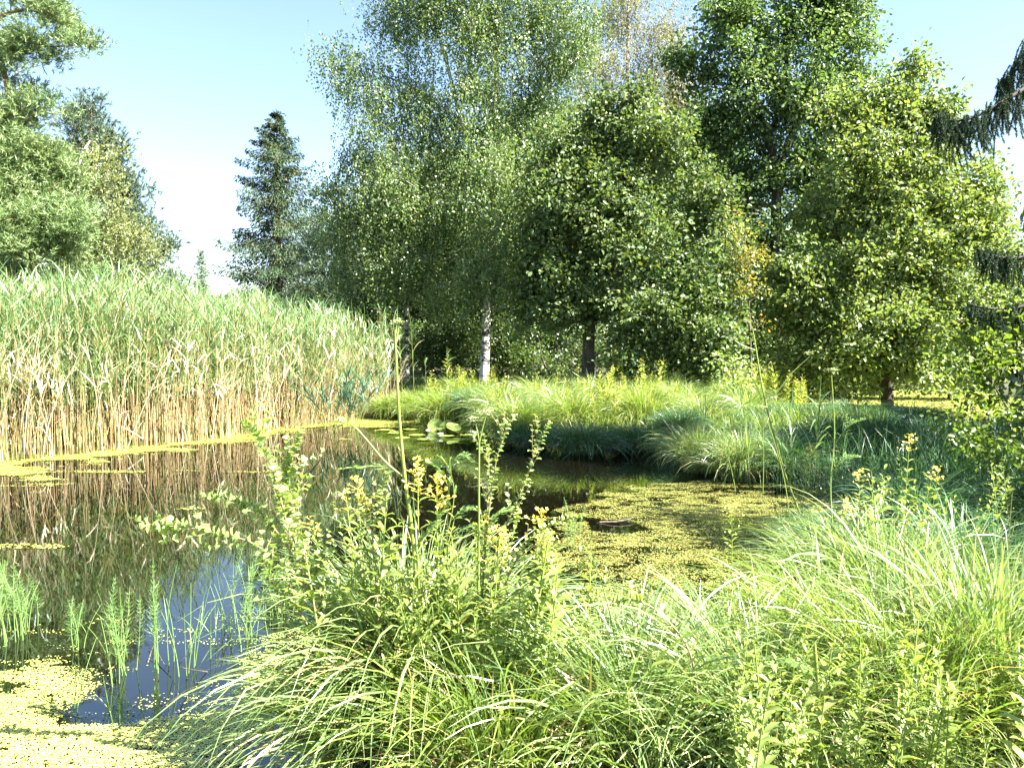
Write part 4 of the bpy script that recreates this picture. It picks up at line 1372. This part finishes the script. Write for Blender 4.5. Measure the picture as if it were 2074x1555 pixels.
# ------------------------------------------------------------------ water lilies
rngL = np.random.default_rng(540)


def pad(name, label, loc, r, tilt, az, group, cup=.12, mat="pad"):
    k = 28
    mb = MB()
    a = np.linspace(.16, 2 * np.pi - .16, k)
    rr = [0.03, .5, 1.0]
    v = []
    for j, q in enumerate(rr):
        wob = 1 + .03 * np.sin(a * 5 + rngL.uniform(0, 6))
        v.append(np.stack([np.cos(a) * r * q * wob, np.sin(a) * r * q * wob, np.full(k, cup * r * q ** 2) + (q == 1) * .02 * r * np.sin(a * 7)], -1))
    q = []
    for j in range(2):
        for i in range(k - 1):
            q.append((j * k + i, j * k + i + 1, (j + 1) * k + i + 1, (j + 1) * k + i))
    mb.add(np.concatenate(v), q)
    o = mb.build(name, M[mat], smooth=True)
    o.location = tuple(float(x) for x in loc)
    o.rotation_euler = (tilt * math.cos(az), tilt * math.sin(az), rngL.uniform(0, 6.28))
    return tag(o, label, "lily pad", group)


for px, py, r, tl in [(832, 872, .13, .02), (845, 884, .14, .02), (905, 886, .13, .03), (928, 878, .14, .03), (955, 884, .13, .02), (975, 877, .13, .02), (800, 880, .12, .02), (862, 893, .13, .02), (940, 893, .12, .02), (990, 886, .12, .02),
                       (815, 890, .12, .02), (890, 868, .12, .02), (780, 873, .12, .02), (1000, 876, .11, .02), (845, 866, .11, .02), (960, 868, .12, .02)]:
    w = W(px, py)
    pad("lily_pad", "flat green lily pad floating before the sunlit tussock", (w[0], w[1], .012 + rngL.random() * .01), r * 1.15, tl, rngL.uniform(0, 6.28), "flat lily pads before the sunlit tussock")
for px, py, tl, az, lab in [(882, 872, 1.0, .2, "lily pad standing up on edge, its pale face to the light, beside the white bloom"), (902, 874, .75, 2.8, "large lily pad raised like a roof among the flat ones"),
                            (935, 874, .6, .6, "lily pad tilted above the water beyond the raised one"), (985, 868, .9, 1.4, "dark green lily pad standing against the tussock's shade"), (918, 878, .5, 3.5, "lily pad with its rim curled up between two blooms")]:
    w = W(px, py)
    pad("lily_pad", lab, (w[0], w[1], .1), .15, tl, az, "lily pads raised above the water", cup=.3)
for px, py, lab in [(868, 878, "white water lily beside the upright pad"), (893, 885, "white water lily floating between the flat pads"), (955, 880, "white water lily by the dark standing pad"), (962, 882, "small white water lily touching its neighbour")]:
    w = W(px, py)
    root = thing("water_lily", lab, "water lily", (w[0], w[1], .03), "white water lilies")
    mb, c = MB(), MB()
    for ring, (n, L, e) in enumerate([(9, .07, .5), (8, .06, .9), (6, .045, 1.2)]):
        a = np.arange(n) * 2 * np.pi / n + ring * .3
        d = np.stack([np.cos(a) * np.cos(e), np.sin(a) * np.cos(e), np.full(n, np.sin(e))], -1)
        leaf8(mb, np.zeros((n, 3)) + d * .008, d, np.array([0, 0, 1.0]) + np.zeros((n, 3)), L, .028, fold=.2, curl=-.3)
    petals(c, np.array([[0, 0, .012], [.006, 0, .014], [-.006, .002, .014]]), rngL, .015, 6)
    mb.build("petals", M["white"], root)
    c.build("stamens", M["yellow"], root)


# ------------------------------------------------------------------ the near bank
G_near = "sedge tussocks on the near bank"
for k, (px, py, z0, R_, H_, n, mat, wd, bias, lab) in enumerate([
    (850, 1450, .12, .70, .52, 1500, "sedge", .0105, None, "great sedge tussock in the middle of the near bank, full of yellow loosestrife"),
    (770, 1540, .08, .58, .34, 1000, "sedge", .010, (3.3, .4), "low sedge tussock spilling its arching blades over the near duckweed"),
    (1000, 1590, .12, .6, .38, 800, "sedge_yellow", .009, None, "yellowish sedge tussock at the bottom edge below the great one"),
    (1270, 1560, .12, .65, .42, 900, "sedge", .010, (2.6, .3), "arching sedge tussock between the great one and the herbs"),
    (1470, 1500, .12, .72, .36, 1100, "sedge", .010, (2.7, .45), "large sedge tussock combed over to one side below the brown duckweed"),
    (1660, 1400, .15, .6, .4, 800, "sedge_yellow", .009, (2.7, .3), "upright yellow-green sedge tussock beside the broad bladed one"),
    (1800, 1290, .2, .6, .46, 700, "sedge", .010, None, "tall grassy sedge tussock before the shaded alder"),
    (1950, 1230, .2, .65, .4, 700, "sedge_shaded", .010, None, "half shaded sedge tussock under the alder at the edge of the view"),
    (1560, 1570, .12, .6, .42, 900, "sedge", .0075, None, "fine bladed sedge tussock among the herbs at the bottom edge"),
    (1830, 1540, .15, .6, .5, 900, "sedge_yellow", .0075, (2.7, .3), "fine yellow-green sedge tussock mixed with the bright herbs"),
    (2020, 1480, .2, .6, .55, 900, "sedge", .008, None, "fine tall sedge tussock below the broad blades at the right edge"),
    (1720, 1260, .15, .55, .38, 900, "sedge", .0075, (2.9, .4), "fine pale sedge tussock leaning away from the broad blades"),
    (1690, 1140, .1, .45, .26, 600, "sedge_shaded", .009, None, "shaded sedge tussock at the rim of the brown duckweed"),
    (1850, 1100, .15, .7, .42, 700, "sedge_shaded", .009, None, "shade-toned sedge tussock between the brown duckweed and the alder"),
]):
    w = W(px, py, z0)
    tussock(lab, w, R_, H_, n, mat, 700 + k, G_near, width=wd, nseg=8, stump=.22 if R_ < .9 else .28, arch=.95, bias=bias, dead=.2)

# broad upright blades by the right edge
rngF = np.random.default_rng(750)
for k, (px, py, n, H_, lab) in enumerate([(1900, 1420, 90, .72, "clump of broad upright sword-like blades at the right, catching the light"), (2010, 1400, 100, .75, "clump of broad upright blades closest to the right edge"),
                                          (1790, 1400, 60, .6, "smaller clump of broad upright blades rising from the bright herbs")]):
    w = W(px, py, .2)
    root = thing("iris_clump", lab, "sword leaves", w, "clumps of broad upright blades")
    mb = MB()
    r = np.sqrt(rngF.random(n)) * .26
    a0 = rngF.uniform(0, 6.28, n)
    ribbons(mb, np.stack([np.cos(a0) * r, np.sin(a0) * r, np.zeros(n)], -1), a0 + rngF.normal(0, .7, n), H_ * rngF.uniform(.6, 1.05, n), np.abs(rngF.normal(.08, .1, n)), np.abs(rngF.normal(.1, .35, n)),
            rngF.uniform(.011, .02, n), 7, rng=rngF, roll=.9, fullw=.2)
    mb.build("blades", M["sedge"], root)
    mb = MB()
    ribbons(mb, rngF.normal(0, .12, (12, 3)) * np.array([1, 1, 0]), rngF.uniform(0, 6.28, 12), rngF.uniform(.3, .7, 12), .3, 1.2, .012, 6, rng=rngF)
    mb.build("thatch", M["thatch"], root)

# loosestrife in flower, each head where it stands
GL = "flowering loosestrife in the great tussock"
for k, (px, py, d, bx, sc, lab) in enumerate([
    (846, 935, 3.0, 850, 46, "loosestrife with the highest yellow flower head, beside the tall green stalk"),
    (884, 968, 3.05, 890, 56, "loosestrife with the largest orange-yellow head, one step from the tall stalk"),
    (722, 972, 3.15, 760, 30, "loosestrife with a round yellow head alone over dark water"),
    (738, 998, 3.05, 770, 34, "loosestrife whose yellow head hangs just under the lone round one"),
    (700, 996, 3.3, 745, 16, "loosestrife with a small thin yellow head between willow twigs"),
    (632, 1052, 3.2, 700, 26, "loosestrife with yellow flowers among the rounded willow leaves"),
    (1098, 1040, 3.1, 1040, 44, "loosestrife with a leaning yellow head at the outer side of the tussock"),
    (1110, 1085, 3.0, 1050, 44, "loosestrife with a wide yellow head near the brown duckweed"),
    (1012, 1075, 2.95, 985, 50, "loosestrife with a loose yellow head before the upright willow twigs"),
    (985, 1050, 3.1, 960, 20, "loosestrife with few yellow flowers amid feathery leaves"),
]):
    top = P(px, py, d)
    b = P(bx, 1400, d - .02)
    b[2] = .25
    v = top - b
    h = float(np.linalg.norm(v))
    o = loosestrife(lab, GL, 800 + k, H=h, nodes=15, L=.075, Wd=.022, lean=.0, fl=sc, panicle=.085 + sc * .0011)
    o.location = tuple(b)
    o.rotation_euler = Vector(v).to_track_quat('Z', 'Y').to_euler()
GS = "leafy flowerless loosestrife shoots on the near bank"
shoots = [loosestrife("leafy yellow-green loosestrife shoot without flowers on the near bank", GS, 830 + k, H=.7, flower=False, nodes=15, L=.085, Wd=.026, lean=rngF.uniform(.05, .2)) for k in range(7)]
spots = []
for i in range(50):
    spots.append((rngF.uniform(650, 1170), rngF.normal(1170, 70), rngF.uniform(2.75, 3.4)))
for i in range(44):
    px = rngF.uniform(1480, 2110)
    spots.append((px, rngF.uniform(1255, 1500) + 30 * math.sin(px * .02), rngF.uniform(2.1, 2.75)))
for i in range(15):
    spots.append((rngF.uniform(1480, 1760), rngF.uniform(1180, 1400), rngF.uniform(2.7, 3.2)))
for i in range(18):
    spots.append((rngF.uniform(1720, 2080), rngF.uniform(930, 1060), rngF.uniform(4.0, 6.0)))
for i, (px, py, d) in enumerate(spots):
    a = P(px, py, d)
    z0 = max(.12, gz(a))
    h = max(.25, (a[2] - z0)) / .7
    place(shoots, i % 7, (a[0], a[1], z0), rngF.uniform(0, 6.28), (min(h, 1.5), min(h, 1.5), h), (rngF.normal(0, .1), rngF.normal(0, .1)))
for k, (px, py, d, lab) in enumerate([(1832, 885, 5.2, "loosestrife with an orange-yellow tip in the alder's shade"), (1880, 945, 5.0, "loosestrife with sparse yellow flowers just under the shaded tip"), (1745, 950, 5.5, "thin loosestrife with yellow flowers among dark rushes"),
                                      (1640, 1500, 2.4, "short loosestrife with bright yellow flowers at the bottom edge"), (1700, 1010, 5.0, "loosestrife with faded yellow flowers by the brown duckweed"), (1625, 905, 6.5, "loosestrife with a tiny yellow tip beside the thin bare stalk"),
                                      (1485, 1025, 5.2, "low loosestrife with orange-yellow buds at the duckweed's rim")]):
    a = P(px, py, d)
    z0 = max(.05, gz(a))
    o = loosestrife(lab, "loosestrife scattered along the shaded bank", 850 + k, H=max(.3, a[2] - z0), nodes=13, L=.08, Wd=.024, fl=30, panicle=.1)
    o.location = (a[0], a[1], z0)


# ------------------------------------------------------------------ willow shrub and tall stalks
def willow(name, label, d, base, twigs, seed, L=.042, Wd=.031):
    rng = np.random.default_rng(seed)
    b = P(base[0], base[1], d)
    b[2] = max(.1, gz(b))
    root = thing(name, label, "willow shrub", b)
    wd, lf = MB(), MB()
    for pts, dd, ndens, side in twigs:
        p = smooth_path(np.array(path_px(pts, d + dd)) - b, 30)
        p[0] *= .3
        ln = float(np.sum(np.linalg.norm(np.diff(p, axis=0), axis=1)))
        tubes(wd, p[None], np.linspace(.0052, .0012, 30)[None], 5)
        n = int(ndens * 1.35 * ln)
        ts = np.linspace(.22, 1, n) + rng.normal(0, .006, n)
        stem_leaves(lf, p, rng, ts, L * np.interp(ts, [0, .85, 1], [1.0, .9, .45]), Wd, pair=False, tilt=1.0, jit=.6, w1=.4, w2=.52, t1=.32, t2=.72, az0=rng.uniform(0, 6))
        for t in rng.uniform(.3, .9, side):
            q0 = np.array([np.interp(t, np.linspace(0, 1, 30), p[:, i]) for i in range(3)])
            tg = nrm(p[min(29, int(t * 29) + 1)] - p[int(t * 29)])
            dv = nrm(tg * .8 + rng.normal(0, .6, 3) + np.array([0, 0, .25]))
            l2 = rng.uniform(.07, .2) * (1.1 - t * .5)
            q = smooth_path([q0, q0 + dv * l2 * .5, q0 + dv * l2 + np.array([0, 0, .12 * l2])], 8)
            tubes(wd, q[None], np.linspace(.0022, .0009, 8)[None], 4)
            m = max(4, int(l2 * 60))
            stem_leaves(lf, q, rng, np.linspace(.15, 1, m), L * np.linspace(.95, .5, m), Wd, pair=False, tilt=1.0, jit=.6, w1=.4, w2=.52, t1=.32, t2=.72)
    wd.build("branches", M["twig"], root)
    lf.build("foliage", M["willow"], root)


willow("willow_shrub", "willow shrub with round pale leaves reaching its twigs over the open water", 3.15, (690, 1400), [
    ([(690, 1400), (640, 1230), (590, 1090), (555, 960), (525, 890), (493, 852)], 0, 46, 12),
    ([(690, 1400), (645, 1220), (600, 1080), (580, 990), (590, 930), (608, 872)], .08, 46, 10),
    ([(690, 1400), (620, 1190), (520, 1105), (440, 1080), (360, 1066), (285, 1066)], -.1, 38, 9),
    ([(690, 1400), (640, 1200), (570, 1090), (520, 1030), (470, 1012), (405, 1003)], .05, 42, 9),
    ([(690, 1400), (650, 1240), (620, 1140), (590, 1060), (560, 1010)], .1, 46, 9),
    ([(690, 1400), (670, 1270), (640, 1170), (650, 1120)], -.1, 46, 8),
    ([(690, 1400), (620, 1260), (560, 1180), (520, 1120)], -.15, 46, 8)], 901)
willow("willow_shrub", "smaller willow with three upright leafy twigs before the shaded far tussocks", 3.1, (965, 1400), [
    ([(965, 1400), (975, 1230), (985, 1090), (1000, 960), (1020, 880), (1042, 826)], 0, 52, 7),
    ([(965, 1400), (985, 1220), (1020, 1080), (1060, 985), (1090, 900), (1114, 855)], .05, 50, 6),
    ([(965, 1400), (1010, 1220), (1060, 1110), (1120, 1060), (1185, 1042)], -.08, 44, 5),
    ([(965, 1400), (970, 1200), (985, 1060), (990, 950), (980, 880)], .1, 40, 4),
    ([(965, 1400), (985, 1230), (1030, 1120), (1050, 1030)], -.05, 50, 6)], 902, L=.03, Wd=.016)
willow("willow_shrub", "young willow shoot with long pale leaves between the yellow heads", 3.0, (770, 1400), [
    ([(770, 1400), (765, 1230), (755, 1090), (770, 1010), (785, 955)], 0, 46, 3)], 903, L=.032, Wd=.015)
willow("willow_shrub", "trailing willow twig with round leaves lying over the combed tussock", 2.7, (1420, 1500), [
    ([(1420, 1500), (1400, 1330), (1340, 1245), (1285, 1215), (1240, 1220)], 0, 30, 3), ([(1420, 1500), (1500, 1380), (1560, 1370), (1600, 1395)], .1, 34, 4)], 904, L=.034, Wd=.03)


def stalk(label, d, pts, r0, r1, umbels, leaves, seed, cat="tall stalk", mat="stem", branches=()):
    """A tall umbellifer: stalk, side branches, umbels, feathery leaves."""
    rng = np.random.default_rng(seed)
    w = np.array(path_px(pts, d))
    b = w[0].copy()
    root = thing("umbellifer", label, cat, b, "tall umbellifer stalks")
    st = MB()
    p = smooth_path(w - b, 30)
    tubes(st, p[None], np.linspace(r0, r1, 30)[None], 7)
    for br in branches:
        q = smooth_path(np.array(path_px(br, d)) - b, 16)
        tubes(st, q[None], np.linspace(r1 * 1.1, r1 * .55, 16)[None], 5)
    um = MB()
    for (px, py, rr) in umbels:
        c = P(px, py, d) - b
        n = 14
        a = rng.uniform(0, 6.28, n); q = np.sqrt(rng.random(n))
        e = c + np.stack([np.cos(a) * q * rr, np.sin(a) * q * rr, rr * .75 * (1 - .35 * q ** 2)], -1)
        tubes(st, np.stack([np.repeat(c[None], n, 0), (c + e) / 2 + np.array([0, 0, -.0]), e], 1), .0009, 3)
        m = 16
        f = np.repeat(e, m, 0) + rng.normal(0, .0065, (n * m, 3)) * np.array([1.3, 1.3, .6])
        leaf4(um, f, rdir(rng, n * m), rng.normal(0, .4, (n * m, 3)) + np.array([0, 0, 1]), .006, .005)
    lf = MB()
    for (lp, span) in leaves:
        q = smooth_path(np.array(path_px(lp, d)) - b, 14)
        tubes(st, q[None], np.linspace(.0018, .0008, 14)[None], 4)
        for t in np.linspace(.2, 1, 9):
            c = np.array([np.interp(t, np.linspace(0, 1, 14), q[:, i]) for i in range(3)])
            tg = nrm(q[-1] - q[0])
            for sgn in (-1, 1):
                dv = nrm(np.cross(tg, [0, 0, 1.0]) * sgn + tg * .5 + rng.normal(0, .15, 3))
                l2 = span * (1.15 - t)
                n = 10
                pos = c + dv * (np.linspace(.1, 1, n) * l2)[:, None]
                dd = nrm(dv + np.cross(dv, [0, 0, 1.0]) * np.where(np.arange(n) % 2, 1, -1)[:, None] * .9)
                leaf4(lf, pos, dd, rng.normal(0, .3, (n, 3)) + np.array([0, 0, 1.0]), .02 * (1.2 - t * .5), .005)
    st.build("stem", M[mat], root)
    if um.n:
        um.build("umbel", M["umbel"], root)
    if lf.n:
        lf.build("foliage", M["horsetail"], root)


stalk("tallest green stalk rising past the reeds from the great tussock, one side branch", 3.0, [(862, 1400), (850, 1240), (835, 1080), (820, 965), (810, 860), (803, 740), (800, 668)], .0095, .0045,
      [(806, 654, .006), (688, 853, .01)], [([(818, 965), (780, 945), (730, 945), (690, 950)], .05), ([(840, 1110), (880, 1060), (905, 1020)], .05)], 910,
      branches=[[(820, 968), (780, 935), (742, 890), (715, 862), (688, 854)], [(802, 690), (806, 670), (808, 655)]])
stalk("slim green stalk forking to a small closed umbel among the willow twigs", 3.05, [(960, 1400), (968, 1240), (970, 1080), (970, 970), (971, 890)], .006, .003, [(985, 838, .016), (962, 850, .008)],
      [([(905, 1090), (920, 1000), (905, 940), (880, 930)], .045), ([(975, 1080), (1010, 1040), (1040, 1035)], .05)], 911, branches=[[(971, 895), (978, 865), (985, 840)], [(971, 895), (966, 870), (962, 852)]])
stalk("short bent stalk with finely cut leaves behind the largest yellow head", 3.1, [(915, 1400), (908, 1240), (906, 1080), (910, 980), (918, 925)], .004, .002, [],
      [([(910, 990), (890, 950), (870, 940)], .04), ([(916, 935), (935, 920), (955, 935)], .045), ([(907, 1060), (940, 1030), (970, 1035)], .05), ([(908, 1100), (940, 1070), (985, 1060)], .06)], 912)
stalk("shaded hogweed stalk with a wide pale umbel against the dark wood", 7.6, [(1620, 1040), (1590, 960), (1565, 870), (1545, 790), (1530, 700), (1524, 665)], .011, .006,
      [(1524, 664, .11), (1488, 690, .04), (1640, 720, .05)], [([(1560, 860), (1600, 800), (1650, 790)], .12), ([(1585, 940), (1540, 900), (1510, 905)], .14)], 913, branches=[[(1532, 710), (1505, 700), (1488, 690)], [(1555, 820), (1600, 760), (1640, 722)]])
stalk("thin yellow-green stalk leaning at the rim of the brown duckweed", 4.6, [(1700, 1200), (1688, 1090), (1682, 980), (1690, 880), (1684, 760)], .006, .003, [(1684, 755, .03)],
      [([(1690, 900), (1720, 860), (1750, 850)], .08), ([(1684, 960), (1710, 930), (1740, 925)], .09)], 914)
stalk("bare thin stalk bending among the short reeds", 6.2, [(1600, 1060), (1590, 980), (1570, 900), (1545, 830)], .005, .002, [(1545, 828, .03)], [([(1580, 940), (1560, 900), (1530, 890)], .08)], 915)
stalk("thick hollow green stem standing in the dark gap of the near herbs", 2.65, [(1662, 1500), (1658, 1430), (1655, 1370), (1649, 1300)], .0085, .006, [], [([(1655, 1370), (1610, 1340), (1560, 1345)], .05)], 916)


# ------------------------------------------------------------------ horsetails
def horsetail(seed, H=.6, bushy=True):
    rng = np.random.default_rng(seed)
    root = thing("water_horsetail", "thin green horsetail stem standing in the shallow water", "horsetail", (0, 0, 0), "water horsetails in the shallows")
    st, br = MB(), MB()
    az = rng.uniform(0, 6.28)
    k = np.linspace(0, 1, 9)
    off = rng.uniform(.0, .18) * H * k ** 2.2
    p = np.stack([np.cos(az) * off, np.sin(az) * off, H * k], -1)
    tubes(st, p[None], np.linspace(.0034, .0012, 9)[None], 5)
    if bushy:
        for t in np.arange(.38, .95, .045):
            c = np.array([np.interp(t, k, p[:, i]) for i in range(3)])
            n = 8
            a = np.arange(n) * 2 * np.pi / n + rng.uniform(0, 1)
            l2 = .085 * (1.15 - t) + .012
            ribbons(br, np.repeat(c[None], n, 0), a, l2 * rng.uniform(.7, 1.1, n), .95, -.5, .0022, 4, rng=rng)
    else:
        n = 2
        c = np.array([np.interp(rng.uniform(.3, .6), k, p[:, i]) for i in range(3)])
        ribbons(br, np.repeat(c[None], n, 0), rng.uniform(0, 6.28, n), .2, .3, .6, .004, 6, rng=rng)
    st.build("stem", M["horsetail"], root)
    br.build("branch_whorl", M["horsetail"], root)
    return root


hk = [horsetail(930 + k, rngF.uniform(.5, .7), k < 3) for k in range(8)]
i = 0
for px, py, sx, sy, n, hpx, kinds_ in [(10, 1290, 26, 14, 22, 190, (0, 1, 2, 3)), (250, 1350, 22, 24, 12, 175, (0, 1, 4, 5)), (322, 1345, 8, 10, 3, 215, (1, 2)), (165, 1310, 18, 10, 6, 110, (0, 4)), (490, 1290, 30, 20, 22, 165, (4, 5, 6, 7, 0)),
                                       (380, 1340, 24, 16, 8, 200, (4, 5, 6)), (310, 1455, 5, 4, 2, 150, (4, 6)), (245, 1465, 8, 4, 3, 160, (5, 7)), (155, 1440, 6, 4, 2, 170, (6,)), (560, 1260, 20, 12, 10, 150, (4, 6, 0)), (1262, 1180, 40, 14, 5, 70, (0, 4)), (1165, 1110, 8, 8, 5, 90, (0, 1)), (60, 1275, 20, 10, 8, 120, (0, 3))]:
    for q in range(n):
        w = W(px + rngF.normal(0, sx), py + rngF.normal(0, sy))
        h = hpx / F * w[1] * rngF.uniform(.7, 1.1) / .6
        place(hk, kinds_[i % len(kinds_)], (w[0], w[1], -.03), rngF.uniform(0, 6.28), (1, 1, h) if h > .4 else h, (rngF.normal(0, .11), rngF.normal(0, .11)))
        i += 1

# dead twigs in the shallows and a floating stick in the duckweed
def stick(label, pts, r, twigs=()):
    mb = MB()
    c = np.array(pts[0], float)
    tube(mb, np.array(pts) - c, r, r * .5, 7)
    for tw in twigs:
        tube(mb, np.array(tw) - c, r * .5, r * .25, 5)
    o = mb.build("stick", M["dead_wood"])
    o.location = tuple(c)
    tag(o, label, "stick")


def w3(px, py, z):
    return W(px, py, z)


stick("short pale stick floating at the edge of the brown duckweed", [w3(1215, 1058, .0), w3(1250, 1056, .02), w3(1278, 1050, .03)], .014)
stick("thin dark branched twig poking out of the blue water by the horsetails", [w3(290, 1380, -.05), w3(312, 1305, .05), w3(345, 1285, .12)], .004, [[w3(312, 1305, .05), w3(330, 1340, .02), w3(338, 1345, .0)]])
stick("thin bent brown straw looping over the shallows before the tussock", [w3(420, 1360, .0), w3(366, 1350, .1), w3(375, 1330, .16), w3(395, 1315, .2)], .003)
